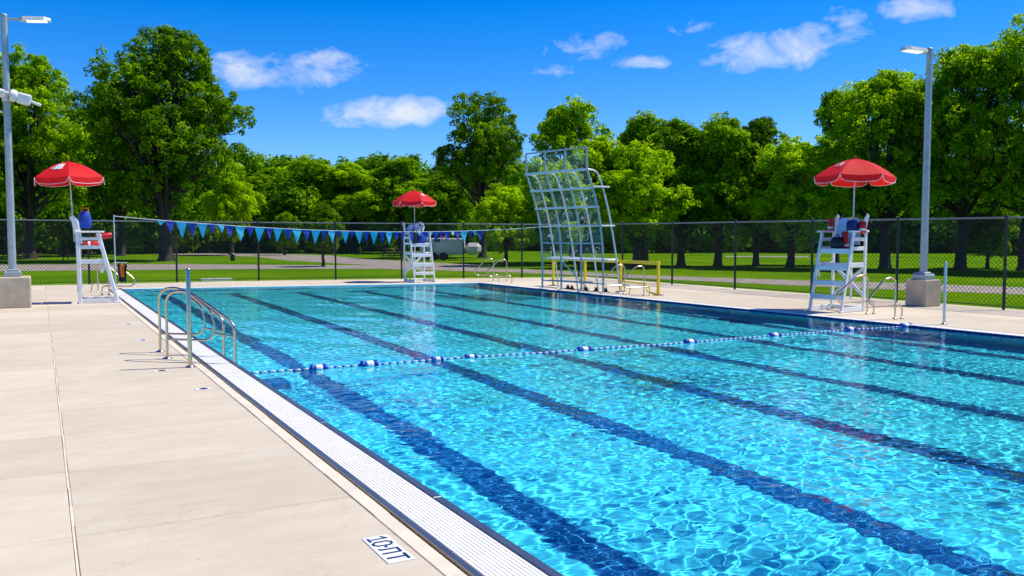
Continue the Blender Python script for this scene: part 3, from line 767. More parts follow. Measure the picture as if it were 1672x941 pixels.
for px, sc_ in ((520, .78), (603, .85), (714, .6), (769, .65), (954, .78), (1127, .8), (1265, .8), (1388, .8), (1481, .95)):
    t = fx_(px); c = rp(t); d = (rb - ra).normalized(); Mx = d.to_track_quat('Z', 'Y').to_matrix()
    b = MB(); q = .075 * sc_; hl = .165 * sc_
    for s_ in (-1, 1):
        b.lathe(c, [(.02, s_ * hl), (q * .8, s_ * hl), (q * 1.1, s_ * hl * .9), (q * 1.1, s_ * hl * .62), (q * .75, s_ * hl * .55), (q * .98, s_ * hl * .5), (q * .98, s_ * hl * .4)], 16, 0, Mx)
    b.lathe(c, [(q * .3, -hl * .44), (q * .97, -hl * .42), (q, -hl * .2), (q, hl * .2), (q * .97, hl * .42), (q * .3, hl * .44)], 16, 1, Mx)
    loc(b, lr).build('float', [M['float_blue'], M['white_paint']], lr)

# ------------------------------------------------------------------ climbing wall
cw = empty('climbing_wall', (16.7, 26.2, 0)); tag(cw, 'tall blue grey framed poolside climbing wall with clear panels leaning over the water', 'climbing wall')
prof = [(0, 0), (.8, 0), (1.6, .03), (2.3, .11), (2.9, .24), (3.3, .36), (3.65, .48), (4.0, .62), (4.17, .67), (4.5, .69), (4.90, .69)]
def px_(z):
    for (a, u), (c, v) in zip(prof, prof[1:]):
        if a <= z <= c: return u + (v - u) * (z - a) / (c - a)
    return prof[-1][1]
Y4 = [27.75, 26.72, 25.68, 24.62]
def X4(y): return 16.18 + (27.75 - y) * .175
def WP(y, z, back=0.): return Vector((X4(y) - px_(z) + back, y, z))
zl = [.0, .3, .8, 1.6, 2.0, 2.4, 2.8, 3.1, 3.4, 3.65, 3.9, 4.17, 4.5, 4.88]
for y in Y4:
    b = MB(); b.tube([WP(y, z) for z in zl], .036, 10); b.box((X4(y), y, .012), (.24, .2, .024), 0, None, .004); loc(b, cw).build('upright', M['galv'], cw)
for y in Y4:
    b = MB(); b.tube(smooth_path([(X4(y) + .62, y - .12, 0), (X4(y) + .45, y - .1, 1.3), (X4(y) + .22, y - .05, 2.6), (X4(y) - .05, y - .02, 3.6), (X4(y) - .28, y, 4.12), (X4(y) - .66, y, 4.15)], .35, 6), .03, 8)
    b.box((X4(y) + .62, y - .12, .012), (.2, .2, .024), 0, None, .004)
    loc(b, cw).build('back_strut', M['galv_white'], cw)
for z, r_, mt in ((4.88, .035, 'galv'), (4.15, .05, 'galv_white'), (3.55, .046, 'galv_white'), (2.92, .042, 'galv_white'), (2.28, .034, 'galv_white'), (1.68, .036, 'galv'), (.32, .03, 'galv')):
    b = MB()
    b.beam(WP(Y4[0], z), WP(Y4[3], z), (.20 if mt == 'galv_white' else r_ * 1.5), r_ * 1.5, 0, (0, 0, 1), .006); loc(b, cw).build('cross_rail', M[mt], cw)
for z, bk in ((3.58, .62), (2.28, .50)):
    b = MB(); 
    for y in Y4[3:]: b.beam(WP(y, z), WP(y - .05, z, bk), .14, .05, 0, (0, 0, 1), .006)
    for y in Y4[:3]: b.beam(WP(y, z), WP(y - .05, z, bk), .05, .04, 0, (0, 0, 1), .006)
    loc(b, cw).build('tie_bar', M['galv_white'], cw)
b = MB(); b.beam((X4(27.75) + .3, 27.75, 1.12), (X4(24.62) + .3, 24.62, 1.12), .42, .05, 0, (0, 0, 1), .01); loc(b, cw).build('shelf', M['white_paint'], cw)
b = MB(); b.beam((X4(27.6) + .2, 27.6, .32), (X4(25.7) + .5, 25.7, .32), .05, .05); b.beam((X4(26.7), 26.7, 1.05), (X4(25.7) + .3, 25.7, .1), .045, .045); loc(b, cw).build('cross_brace', M['galv'], cw)
random.seed(31)
lv = [.40, 1.02, 1.64, 2.22, 2.86, 3.5, 4.1, 4.82]
for i in range(3):
    for k in range(len(lv) - 1):
        if k < 1: continue
        a0, a1 = Y4[i] - .05, Y4[i + 1] + .05; z0, z1 = lv[k] + .05, lv[k + 1] - .03
        n = 4; vs = []
        for j in range(n + 1):
            z = z0 + (z1 - z0) * j / n
            for y in (a0, a1): p = WP(y, z, .02); vs.append(p)
        b = MB(); b.add(vs, [(2 * j, 2 * j + 1, 2 * j + 3, 2 * j + 2) for j in range(n)], 0, True); pn = loc(b, cw).build('panel', M['panel'], cw)
        b = MB()
        for _ in range(4 if k in (3, 5) else 2):   # looping hand holds moulded on the sheet
            yc = random.uniform(a1 + .18, a0 - .18); zc = random.uniform(z0 + .14, z1 - .12); ry, rz = random.uniform(.05, .15), random.uniform(.05, .13); ph = random.uniform(0, 6); sp = random.choice((3.4, 4.6, 6.28))
            b.tube([WP(yc + ry * math.cos(ph + sp * q / 12), zc + rz * math.sin(ph + sp * q / 12), -.005) for q in range(13)], .008, 5)
        if random.random() < .5: yc = random.uniform(a1 + .15, a0 - .15); zc = (z0 + z1) / 2; b.lathe(WP(yc, zc, -.01), [(.001, .05), (.04, .04), (.055, 0), (.04, -.04), (.001, -.05)], 8)
        loc(b, cw).build('hand_hold', M['block'] if (i + k) % 2 else M['galv_white'], pn)
# small dark anchor cases on the deck at its foot
for k, (x, y) in enumerate(((17.0, 27.3), (16.95, 26.95), (17.0, 26.1), (17.1, 25.6), (17.2, 25.15))):
    o = empty('cable_weight', (x, y, 0), k * .7); tag(o, 'small dark weight on the deck at the foot of the climbing wall', 'weight', 'small dark weights at the climbing wall foot')
    b = MB(); b.lathe((0, 0, 0), [(.11, 0), (.11, .03), (.06, .05), (.05, .12), (.001, .13)], 12); b.build('weight_body', M['dark'], o)
    b = MB(); b.tube(arc((0, 0, .11), .05, 0, PI, 8, (1, 0, 0), (0, 0, 1)), .01, 6); b.build('handle', M['float_blue'], o)

# yellow frame behind the wall
yfm = empty('barrier_frame', (17.75, 26, 0)); tag(yfm, 'yellow pipe barrier frame standing behind the climbing wall', 'barrier')
def yx(y): return 17.70 + (26 - y) * .02
YP = [29.4, 27.2, 25.0, 22.95]
for y in YP:
    b = MB(); b.beam((yx(y), y, 0), (yx(y), y, 1.02), .085, .085, 0, (1, 0, 0), .01); loc(b, yfm).build('leg', M['yellow'], yfm)
    b = MB(); b.box((yx(y), y, .012), (.3, .2, .02), 0, None, .004); loc(b, yfm).build('foot_plate', M['dark'], yfm)
b = MB(); b.beam((yx(29.45), 29.45, 1.055), (yx(22.9), 22.9, 1.055), .095, .10, 0, (0, 0, 1), .01); loc(b, yfm).build('top_rail', M['yellow'], yfm)
b = MB(); b.beam((yx(29.4) - .02, 29.4, 1.12), (yx(25.3) - .02, 25.3, 1.12), .24, .05, 0, (0, 0, 1), .01); loc(b, yfm).build('top_board', M['white_paint'], yfm)
b = MB(); b.tube(smooth_path([(yx(24.95), 24.95, .38), (yx(23.5), 23.5, .34), (yx(23.15) - .3, 23.15, .10), (yx(22.9) - .1, 22.9, .05)], .15), .03, 8); loc(b, yfm).build('low_rail', M['yellow'], yfm)

# ------------------------------------------------------------------ lamp posts
def lamp(loc_, bw, bh, h, d, label, arm):
    o = empty('lamp_post', loc_); tag(o, label, 'lamp post', 'pale lamp posts on concrete blocks')
    b = MB(); b.box((0, 0, bh / 2), (bw, bw, bh), 0, None, .03); b.build('concrete_block', M['block'], o)
    b = MB(); b.box((0, 0, bh + .07), (.42, .42, .14), 0, None, .02); b.box((0, 0, bh + .17), (.3, .3, .07), 0, None, .03)
    for sx in (-1, 1):
        for sy in (-1, 1): b.lathe((sx * .16, sy * .16, bh + .14), [(.025, 0), (.025, .03), (.001, .035)], 6)
    b.build('base_cover', M['galv'], o)
    b = MB(); z = [bh + .18, bh + .2, (bh + h) / 2, h]; vs = []
    for q, w in zip(z, (.096, .096, .088, .078)):
        for j in range(8):
            a = PI / 8 + PI / 4 * j; k = w / math.cos(PI / 8) * (1.0 if j % 2 == 0 else 1.0); vs.append((k * math.cos(a), k * math.sin(a), q))
    b.add(vs, [(i * 8 + j, i * 8 + (j + 1) % 8, (i + 1) * 8 + (j + 1) % 8, (i + 1) * 8 + j) for i in range(3) for j in range(8)] + [tuple(range(24, 32))])
    b.lathe((0, 0, h), [(.09, -.02), (.09, .01), (.04, .04), (.001, .045)], 10); b.build('pole', M['galv'], o)
    D = Vector((*d, 0)).normalized(); ang = math.atan2(D.y, D.x); Mz = Matrix.Rotation(ang, 3, 'Z')
    hd = empty('lamp_head', D * arm + Vector((0, 0, h - .10))); hd.parent = o; hd.rotation_euler = (0, R(-4), ang)
    b = MB(); b.tube([(-arm + .05, 0, .02), (.1, 0, .03)], .035, 8); b.build('arm', M['galv'], hd)
    b = MB(); o8 = [(0, .07), (.10, .15), (.62, .17), (.78, .11), (.78, -.11), (.62, -.17), (.10, -.15), (0, -.07)]
    tp_ = [(x, y * .75, .085 if 0 < x < .7 else .05) for x, y in o8]; bt = [(x, y, -.02) for x, y in o8]; n = 8
    b.add(bt + tp_, [tuple(range(n))[::-1], tuple(range(n, 2 * n))] + [(i, (i + 1) % n, (i + 1) % n + n, i + n) for i in range(n)])
    b.build('housing', M['galv_white'], hd)
    b = MB(); b.box((.44, 0, -.028), (.5, .25, .02), 0, None, .006); b.build('lens', M['lens_added_glow'], hd)
    return o
m = NT('added_glow_lens'); m.b.inputs['Base Color'].default_value = (.9, .9, .85, 1); m.b.inputs['Emission Color'].default_value = (1, .97, .9, 1); m.b.inputs['Emission Strength'].default_value = .75  # faint glow added so the unlit lens looks bright white from below
f = m.noise(m.coord(), 12, 3); m.b.inputs['Roughness'].default_value = .3; M['lens_added_glow'] = m.mat
lp1 = lamp((-.68, 27.5, 0), .86, .84, 7.85, (1, -.1), 'left lamp post on a concrete block with white floodlight bracket halfway up', .34)
lp2 = lamp((21.62, 16.05, 0), .66, .74, 7.05, (-.85, .2), 'right lamp post on a concrete block near the right fence', .10)
# bracket with floodlight and loudspeaker on the left post
fb = empty('floodlight_bracket', (0, 0, 5.72)); fb.parent = lp1; fb.scale = (.85, .85, .85)
b = MB(); b.tube([(-.42, -.08, .16), (.2, -.1, .02), (.95, -.1, -.26)], [.05, .06, .045], 8); b.lathe((0, 0, -.05), [(.13, -.14), (.14, -.1), (.14, .1), (.13, .14)], 12); b.build('bracket_arm', M['galv_white'], fb)
b = MB(); My = Matrix.Rotation(R(14), 3, 'Y'); b.box((.48, -.16, -.10), (.42, .26, .34), 0, My, .05); b.lathe((.22, -.16, -.02), [(.19, -.12), (.2, 0), (.12, .12), (.05, .15)], 12, 0, Matrix.Rotation(R(100), 3, 'Y')); b.build('floodlight', M['galv_white'], fb)
b = MB(); b.box((-.22, -.16, .06), (.40, .2, .26), 0, My, .06); b.build('housing', M['galv_white'], fb)
b = MB(); b.add([(-.62, -.1, .38), (-.62, -.1, -.02), (-.15, -.12, .02), (-.30, -.12, .22), (-.62, -.05, .38), (-.62, -.05, -.02), (-.15, -.07, .02), (-.30, -.07, .22)], [(0, 1, 2, 3), (7, 6, 5, 4), (0, 3, 7, 4), (1, 0, 4, 5), (2, 1, 5, 6), (3, 2, 6, 7)]); b.build('banner', M['float_blue'], fb)
b = MB(); b.tube([(-.5, -.1, -.44), (-.12, -.1, -.54)], .035, 8); b.build('lower_arm', M['galv_white'], fb)

# ------------------------------------------------------------------ fences
def fence(pts, h0, h1, label, name='chain_link_fence'):
    root = empty(name, (pts[len(pts) // 2][0], pts[len(pts) // 2][1], 0)); tag(root, label, 'fence')
    P = [Vector((*p, 0)) for p in pts]; S = [0]
    for a, c in zip(P, P[1:]): S.append(S[-1] + (c - a).length)
    T_ = S[-1]
    def at(s_, z):
        s_ = max(0, min(T_, s_))
        for i in range(len(S) - 1):
            if s_ <= S[i + 1] + 1e-9:
                p = P[i].lerp(P[i + 1], (s_ - S[i]) / (S[i + 1] - S[i])); return Vector((p.x, p.y, z))
    hh = lambda s_: h0 + (h1 - h0) * s_ / T_
    for p, s_ in zip(P, S):
        b = MB(); b.tube([(p.x, p.y, -.02), (p.x, p.y, hh(s_) + .03)], .04, 8); b.lathe((p.x, p.y, hh(s_) + .03), [(.045, 0), (.045, .02), (.001, .06)], 8); loc(b, root).build('fence_post', M['black'], root)
    b = MB(); b.tube([at(s_, hh(s_)) for s_ in S], .024, 8); loc(b, root).build('top_rail', M['rail_grey'], root)
    b = MB(); b.tube([at(s_, .10) for s_ in S], .012, 6); loc(b, root).build('bottom_wire', M['black'], root)
    b = MB(); pit = .125; n = int(T_ / pit); hw = .0058; ang = 1.0
    hgt = 2.5
    for sgn in (1, -1):
        for k in range(-int(hgt / pit) - 1, n + 1):
            s0 = k * pit if sgn > 0 else k * pit + hgt; s1 = s0 + sgn * hgt
            # clip to the fence
            z0, z1 = .06, .06 + hgt
            a, c = s0, s1; za, zc = z0, z1
            def clip(a, za, c, zc, lim, low):
                if (low and a < lim) or (not low and a > lim):
                    t = (lim - a) / (c - a); return lim, za + (zc - za) * t
                return a, za
            if (a < 0 and c < 0) or (a > T_ and c > T_): continue
            a, za = clip(a, za, c, zc, 0, True); a, za = clip(a, za, c, zc, T_, False)
            c, zc = clip(c, zc, a, za, 0, True); c, zc = clip(c, zc, a, za, T_, False)
            m_ = max(1, int(abs(c - a) / 1.3)); 
            for q in range(m_):
                sa = a + (c - a) * q / m_; sb = a + (c - a) * (q + 1) / m_; zA = za + (zc - za) * q / m_; zB = za + (zc - za) * (q + 1) / m_
                zt = min(hh(sa), hh(sb))
                if zA > zt: continue
                if zB > zt: sb = sa + (sb - sa) * (zt - zA) / (zB - zA); zB = zt
                A = at(sa, zA); B_ = at(sb, zB); d = (B_ - A)
                if d.length < .01: continue
                d.normalize(); t_ = Vector((d.x, d.y, 0)).normalized(); nv = Vector((-t_.y, t_.x, 0)); w = d.cross(nv).normalized() * hw; off = nv * (.006 * sgn)
                b.quad(A - w + off, B_ - w + off, B_ + w + off, A + w + off)
    loc(b, root).build('chain_link_mesh', M['black'], root)
fence(fence_far, 2.62, 2.46, 'black chain link fence along the far end of the pool deck')
fence(fence_right, 2.46, 2.40, 'black chain link fence along the right side of the pool deck')

# ------------------------------------------------------------------ paths
def gpt0(x, y):
    v = fwv + rtv * ((x - 836) / F_) + Vector((math.sin(YAW) * math.sin(PIT), math.cos(YAW) * math.sin(PIT), math.cos(PIT))) * ((470.5 - y) / F_)
    t = H_CAM / -v.z; return v.x * t, v.y * t, (y - 385) / H_CAM
def strip(name, L, Rr, z, mat):
    b = MB(); n = len(L)
    b.add([(*p, z) for p in L] + [(*p, z) for p in Rr], [(i, i + n, i + n + 1, i + 1) for i in range(n - 1)]); struct(name, b, mat)
strip('gravel_path', [(-60, 63), (-2.4, 57.3), (7.3, 55.0), (13, 53), (18, 50.6), (23, 41.5), (24.4, 35.5), (26.5, 26.5), (27.9, 21.9), (30.3, 16), (31, 4), (31, -20)],
      [(-60, 77), (-2.4, 70.0), (8.8, 65.5), (14, 61), (21, 55.5), (26.0, 44), (26.6, 37), (29.8, 29.0), (32.3, 24.4), (34.6, 17), (35, 4), (35, -20)], -.052, M['gravel'])
strip('park_road', [(21.5, 50.0), (19.5, 58), (17.5, 71), (18.0, 86), (10, 104), (-30, 125)], [(26.5, 50.0), (26.0, 58), (24.5, 70), (25.5, 86), (20, 112), (-28, 136)], -.048, M['gravel'])
xA, yA, _ = gpt0(1185, 419); xB, yB, _ = gpt0(1320, 419.5); xC, yC, _ = gpt0(1185, 417.2); xD, yD, _ = gpt0(1320, 417.4)
strip('far_path', [(xA, yA), (xB, yB)], [(xC, yC), (xD, yD)], -.05, M['gravel'])
o = empty('concrete_pad', (6.9, 40.9, 0)); tag(o, 'thin white concrete pad lying on the grass just behind the far fence', 'concrete pad')
b = MB(); b.box((0, 0, -.03), (1.35, .5, .12), 0, None, .02); b.build('pad', M['white_paint'], o)
b = MB(); b.box((.2, 0, .035), (.5, .3, .012), 0, None, .003); b.build('cover_plate', M['galv_white'], o)

# ------------------------------------------------------------------ trees
def crown_mesh(seed, H, rx, zb, nlobe, nclump, nleaf, leaf, rc=(.45, .85), squash=.92, top=1.0):
    """leaf clumps on the outside of many lobes; returns mesh and clump centres"""
    g = np.random.RandomState(seed); cz = (H + zb) / 2; rz = (H - zb) / 2
    lob = []
    for k in range(nlobe):
        ph = g.uniform(0, 2 * PI); u = g.uniform(-.85, 1) ; q = math.sqrt(max(0, 1 - u * u)) 
        rr = g.uniform(.45, .74); width = 1.0 if u < .2 else 1 - .25 * (u - .2) * top
        c = np.array([math.cos(ph) * q * rx * rr * width, math.sin(ph) * q * rx * rr * width, cz + u * rz * .78 * g.uniform(.75, 1.04)])
        lob.append((c, rx * g.uniform(.22, .38)))
    lob.append((np.array([g.normal(0, rx * .1), g.normal(0, rx * .1), H - rx * .26]), rx * .26)); lob.append((np.array([0, 0, cz]), rx * .38))
    wts = np.array([r_ ** 2 for _, r_ in lob]); wts /= wts.sum(); idx = g.choice(len(lob), nclump, p=wts)
    cc = np.zeros((nclump, 3))
    for i, k in enumerate(idx):
        c, r_ = lob[k]; v = g.normal(size=3); v /= np.linalg.norm(v)
        if v[2] < -.2 and g.rand() < .5: v[2] *= -1
        cc[i] = c + v * r_ * np.array([1, 1, .85]) * g.uniform(.72, 1.08)
    rcl = g.uniform(rc[0], rc[1], nclump)
    n = nclump * nleaf; ci = np.repeat(np.arange(nclump), nleaf)
    v = g.normal(size=(n, 3)); v /= np.linalg.norm(v, axis=1)[:, None]
    v[:, 2] = np.where(v[:, 2] < -.1, np.where(g.rand(n) < .45, -v[:, 2], v[:, 2]), v[:, 2])
    rad = g.uniform(.35, 1.0, n) ** .6
    pos = cc[ci] + v * (rad * rcl[ci])[:, None] * np.array([1, 1, squash])
    nor = v * .7 + np.array([0, 0, .55]) + g.normal(size=(n, 3)) * .55; nor /= np.linalg.norm(nor, axis=1)[:, None]
    t = np.cross(nor, g.normal(size=(n, 3))); t /= np.linalg.norm(t, axis=1)[:, None]; s_ = np.cross(nor, t)
    sz = (leaf * g.uniform(.6, 1.25, n))[:, None]
    droop = nor * sz * .18
    V = np.stack([pos - t * sz * .62, pos + s_ * sz * .40 + droop, pos + t * sz * .62, pos - s_ * sz * .40 + droop], 1).reshape(-1, 3)
    me = bpy.data.meshes.new('crown'); me.vertices.add(4 * n); me.vertices.foreach_set('co', V.ravel())
    me.loops.add(4 * n); me.loops.foreach_set('vertex_index', np.arange(4 * n)); me.polygons.add(n)
    me.polygons.foreach_set('loop_start', np.arange(0, 4 * n, 4)); me.polygons.foreach_set('loop_total', np.full(n, 4)); me.update(calc_edges=True)
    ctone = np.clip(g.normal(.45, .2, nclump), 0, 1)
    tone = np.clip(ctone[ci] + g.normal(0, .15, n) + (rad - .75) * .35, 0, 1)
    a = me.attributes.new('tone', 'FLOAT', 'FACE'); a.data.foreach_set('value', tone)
    return me, lob, cc
def trunk_mb(seed, H, rx, zb, lob, cc, tr):
    g = random.Random(seed); b = MB()
    def w(p, q): return Vector((p.x + g.uniform(-q, q), p.y + g.uniform(-q, q), p.z))
    fork = max(1.6, zb * .9 + .6); top = Vector((g.uniform(-.3, .3), g.uniform(-.3, .3), H * .72))
    trunk = [Vector((0, 0, -.1)), Vector((0, 0, .25)), w(Vector((0, 0, fork * .5)), tr * .2), w(Vector((0, 0, fork)), tr * .3), w(Vector((0, 0, (fork + top.z) / 2)), tr * .7), top]
    b.tube(trunk, [tr * 1.6, tr * 1.12, tr * .95, tr * .85, tr * .5, tr * .14], 10)
    tips = []
    for c, r_ in lob[:-1]:
        c = Vector(c); t = g.uniform(0, .75); s_ = trunk[3].lerp(top, t * min(1, max(0, (c.z - fork) / (H - fork)))); m_ = s_.lerp(c, .5) + Vector((g.uniform(-.3, .3), g.uniform(-.3, .3), -.12 * (c - s_).length))
        rb_ = tr * g.uniform(.28, .46); b.tube([s_, m_.lerp(s_, .4) + Vector((0, 0, -.05)), m_, c.lerp(m_, .4) + Vector((0, 0, .1)), c], [rb_, rb_ * .8, rb_ * .6, rb_ * .4, rb_ * .22], 6, 0, False); tips.append((c, m_, rb_))
    for i in range(0, len(cc), 5):
        p = Vector(cc[i]); c, m_, rb_ = min(tips, key=lambda q: (q[0] - p).length); s_ = m_.lerp(c, g.uniform(.3, 1)); q = s_.lerp(p, .5) + Vector((g.uniform(-.2, .2), g.uniform(-.2, .2), g.uniform(-.1, .2)))
        b.tube([s_, q, p], [rb_ * .24, rb_ * .16, .012], 4, 0, False)
    return b
PROTO = {}
def proto(kind):
    spec = {  # H, rx, zb, lobes, clumps, leaves, leaf size, clump radius, trunk radius
        'big': (18.0, 6.9, 2.6, 44, 1500, 52, .20, (.28, .62), .55), 'big2': (17.5, 6.4, 2.4, 40, 1500, 52, .20, (.28, .62), .42),
        'open': (15.5, 5.2, 2.6, 26, 820, 46, .19, (.26, .58), .36), 'park': (10.5, 3.6, 1.1, 24, 950, 44, .155, (.2, .46), .24),
        'park2': (10.0, 3.8, 1.0, 28, 980, 44, .155, (.2, .46), .26), 'low': (6.6, 3.0, .4, 18, 760, 44, .14, (.18, .4), .16),
        'wide': (13.0, 5.2, 1.9, 38, 1600, 46, .15, (.22, .5), .33), 'airy': (15.0, 5.6, 2.6, 24, 1000, 44, .15, (.22, .5), .36)}[kind]
    H, rx, zb, nl, nc, nf, lf, rc, tr = spec; sd = sum(map(ord, kind)) * 7 % 1000
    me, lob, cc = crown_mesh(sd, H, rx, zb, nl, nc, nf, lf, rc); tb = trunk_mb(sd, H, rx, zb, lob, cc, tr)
    tm = tb.build('trunk', M['bark']); td = tm.data; bpy.data.objects.remove(tm); return me, td, H, rx
def tree(kind, x, y, h, w, rz, leafm, label, nm='broadleaf_tree', group='broadleaf trees in the park'):
    if kind not in PROTO: PROTO[kind] = proto(kind)
    me, td, H, rx = PROTO[kind]
    key = (kind, leafm)
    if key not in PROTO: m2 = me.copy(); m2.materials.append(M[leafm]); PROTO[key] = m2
    o = empty(nm, (x, y, -.05), rz); o.scale = (w / (2 * rx), w / (2 * rx), h / H); tag(o, label, 'tree', group)
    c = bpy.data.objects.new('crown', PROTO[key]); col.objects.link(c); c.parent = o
    t = bpy.data.objects.new('trunk', td); col.objects.link(t); t.parent = o
    return o
def gpt(x, y):
    v = fwv + rtv * ((x - 836) / F_) + Vector((math.sin(YAW) * math.sin(PIT), math.cos(YAW) * math.sin(PIT), math.cos(PIT))) * ((470.5 - y) / F_)
    t = H_CAM / -v.z; return v.x * t, v.y * t, (y - 385) / H_CAM
def T(kind, px, py, top, wpx, leafm, label, rz=0.):
    x, y, s_ = gpt(px, py); return tree(kind, x, y, H_CAM + (385 - top) / s_, wpx / s_, rz, leafm, label)
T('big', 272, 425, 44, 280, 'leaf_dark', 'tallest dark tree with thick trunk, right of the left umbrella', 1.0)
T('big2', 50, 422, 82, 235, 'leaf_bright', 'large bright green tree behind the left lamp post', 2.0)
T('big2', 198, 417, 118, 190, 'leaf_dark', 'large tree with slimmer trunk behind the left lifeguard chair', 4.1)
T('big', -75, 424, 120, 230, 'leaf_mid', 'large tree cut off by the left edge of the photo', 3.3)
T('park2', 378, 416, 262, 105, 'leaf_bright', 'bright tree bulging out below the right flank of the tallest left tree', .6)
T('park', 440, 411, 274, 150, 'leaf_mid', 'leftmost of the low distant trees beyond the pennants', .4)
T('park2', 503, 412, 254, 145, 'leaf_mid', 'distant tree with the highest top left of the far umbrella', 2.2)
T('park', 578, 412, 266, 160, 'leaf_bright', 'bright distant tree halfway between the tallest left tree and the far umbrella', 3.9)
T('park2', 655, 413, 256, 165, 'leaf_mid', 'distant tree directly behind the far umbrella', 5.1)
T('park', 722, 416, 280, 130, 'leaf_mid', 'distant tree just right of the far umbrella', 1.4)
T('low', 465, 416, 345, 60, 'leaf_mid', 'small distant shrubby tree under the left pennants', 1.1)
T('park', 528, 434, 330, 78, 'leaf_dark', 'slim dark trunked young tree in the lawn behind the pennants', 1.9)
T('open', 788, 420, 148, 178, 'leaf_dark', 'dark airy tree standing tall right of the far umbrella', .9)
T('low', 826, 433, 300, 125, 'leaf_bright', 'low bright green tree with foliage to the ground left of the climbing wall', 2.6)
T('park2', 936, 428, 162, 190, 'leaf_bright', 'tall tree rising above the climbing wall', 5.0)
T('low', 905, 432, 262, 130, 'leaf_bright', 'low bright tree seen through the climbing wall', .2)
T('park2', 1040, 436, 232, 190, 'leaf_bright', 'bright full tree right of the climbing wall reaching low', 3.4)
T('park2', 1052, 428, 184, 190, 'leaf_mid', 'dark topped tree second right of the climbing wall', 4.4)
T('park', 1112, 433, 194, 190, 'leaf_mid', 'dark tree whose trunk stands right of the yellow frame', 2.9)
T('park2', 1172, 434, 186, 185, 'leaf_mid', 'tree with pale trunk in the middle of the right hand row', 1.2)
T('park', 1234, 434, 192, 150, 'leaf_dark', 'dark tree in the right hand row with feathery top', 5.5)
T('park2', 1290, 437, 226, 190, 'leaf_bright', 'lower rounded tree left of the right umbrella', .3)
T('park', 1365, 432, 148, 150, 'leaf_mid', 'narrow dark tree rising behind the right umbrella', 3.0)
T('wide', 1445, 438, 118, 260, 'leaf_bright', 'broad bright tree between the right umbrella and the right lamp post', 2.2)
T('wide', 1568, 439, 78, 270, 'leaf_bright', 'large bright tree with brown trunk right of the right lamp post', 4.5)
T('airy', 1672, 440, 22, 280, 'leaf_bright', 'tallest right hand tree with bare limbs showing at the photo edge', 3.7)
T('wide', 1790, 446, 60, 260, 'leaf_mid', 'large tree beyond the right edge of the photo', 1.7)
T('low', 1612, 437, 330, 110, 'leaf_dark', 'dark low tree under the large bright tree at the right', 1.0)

# far-off wood that reads as one mass
def woods():
    g = np.random.RandomState(77); Vs = []; tones = []
    def line(n, fpx, dist, hh, ww):
        for k in range(n):
            px = fpx(k) + g.uniform(-12, 12); a = YAW + math.atan((px - 836) / F_) ; D = dist(k) * g.uniform(.93, 1.08); cx, cy = D * math.sin(a), D * math.cos(a); h = hh(k) * g.uniform(.85, 1.15); w = ww * g.uniform(.85, 1.2)
            ncl, nlf = 170, 60; u = g.uniform(0, 1, ncl); ph = g.uniform(0, 2 * PI, ncl); prof_ = np.sqrt(np.clip(1 - (2 * u - .9) ** 2 * .8, .05, 1)); rr = w * prof_ * np.sqrt(g.uniform(.2, 1, ncl))
            cc = np.stack([cx + rr * np.cos(ph), cy + rr * np.sin(ph), h * (.04 + .96 * u)], 1); tc = np.clip(g.normal(.4, .2, ncl), 0, 1)
            ci = np.repeat(np.arange(ncl), nlf); m_ = ncl * nlf; v = g.normal(size=(m_, 3)); v /= np.linalg.norm(v, axis=1)[:, None]
            pos = cc[ci] + v * g.uniform(.5, 1.25, m_)[:, None]; nor = v + np.array([0, 0, .5]) + g.normal(size=(m_, 3)) * .5; nor /= np.linalg.norm(nor, axis=1)[:, None]
            t = np.cross(nor, g.normal(size=(m_, 3))); t /= np.linalg.norm(t, axis=1)[:, None]; s_ = np.cross(nor, t); sz = g.uniform(.15, .34, m_)[:, None]
            Vs.append(np.stack([pos - t * sz, pos + s_ * sz * .7, pos + t * sz, pos - s_ * sz * .7], 1).reshape(-1, 3)); tones.append(np.clip(tc[ci] + g.normal(0, .15, m_), 0, 1))
    line(44, lambda k: -120 + 46 * k, lambda k: 128, lambda k: 11.8, 5.4)
    line(30, lambda k: -100 + 64 * k, lambda k: 112, lambda k: 7.5, 4.6)
    V = np.concatenate(Vs); tn = np.concatenate(tones); n = len(tn)
    me = bpy.data.meshes.new('distant_woods'); me.vertices.add(4 * n); me.vertices.foreach_set('co', V.ravel()); me.loops.add(4 * n); me.loops.foreach_set('vertex_index', np.arange(4 * n)); me.polygons.add(n)
    me.polygons.foreach_set('loop_start', np.arange(0, 4 * n, 4)); me.polygons.foreach_set('loop_total', np.full(n, 4)); me.update(calc_edges=True)
    a = me.attributes.new('tone', 'FLOAT', 'FACE'); a.data.foreach_set('value', tn); me.materials.append(M['leaf_mid'])
    o = bpy.data.objects.new('distant_woods', me); col.objects.link(o); tag(o, 'dark belt of far-off woodland filling the space beyond the park trees', 'woods', None, 'stuff')
woods()

# ------------------------------------------------------------------ things in the park
def picnic_table(x, y, rz, label):
    o = empty('picnic_table', (x, y, -.05), rz); tag(o, label, 'picnic table', 'dark picnic tables under the trees')
    b = MB()
    for k in range(5): b.box((0, -.3 + .15 * k, .75), (1.8, .14, .04), 0, None, .006)
    b.build('tabletop', M['wood'], o)
    for s_ in (-1, 1):
        b = MB(); b.box((0, s_ * .68, .45), (1.8, .26, .04), 0, None, .006); b.build('bench', M['wood'], o)
        b = MB(); b.beam((s_ * .6, -.7, 0), (s_ * .6, -.2, .74), .05, .09); b.beam((s_ * .6, .7, 0), (s_ * .6, .2, .74), .05, .09); b.beam((s_ * .6, -.75, .41), (s_ * .6, .75, .41), .04, .09); b.build('leg_frame', M['wood'], o)
    return o
x, y, _ = gpt(22, 423); picnic_table(x, y, .5, 'dark picnic table under the large tree behind the left lamp post')
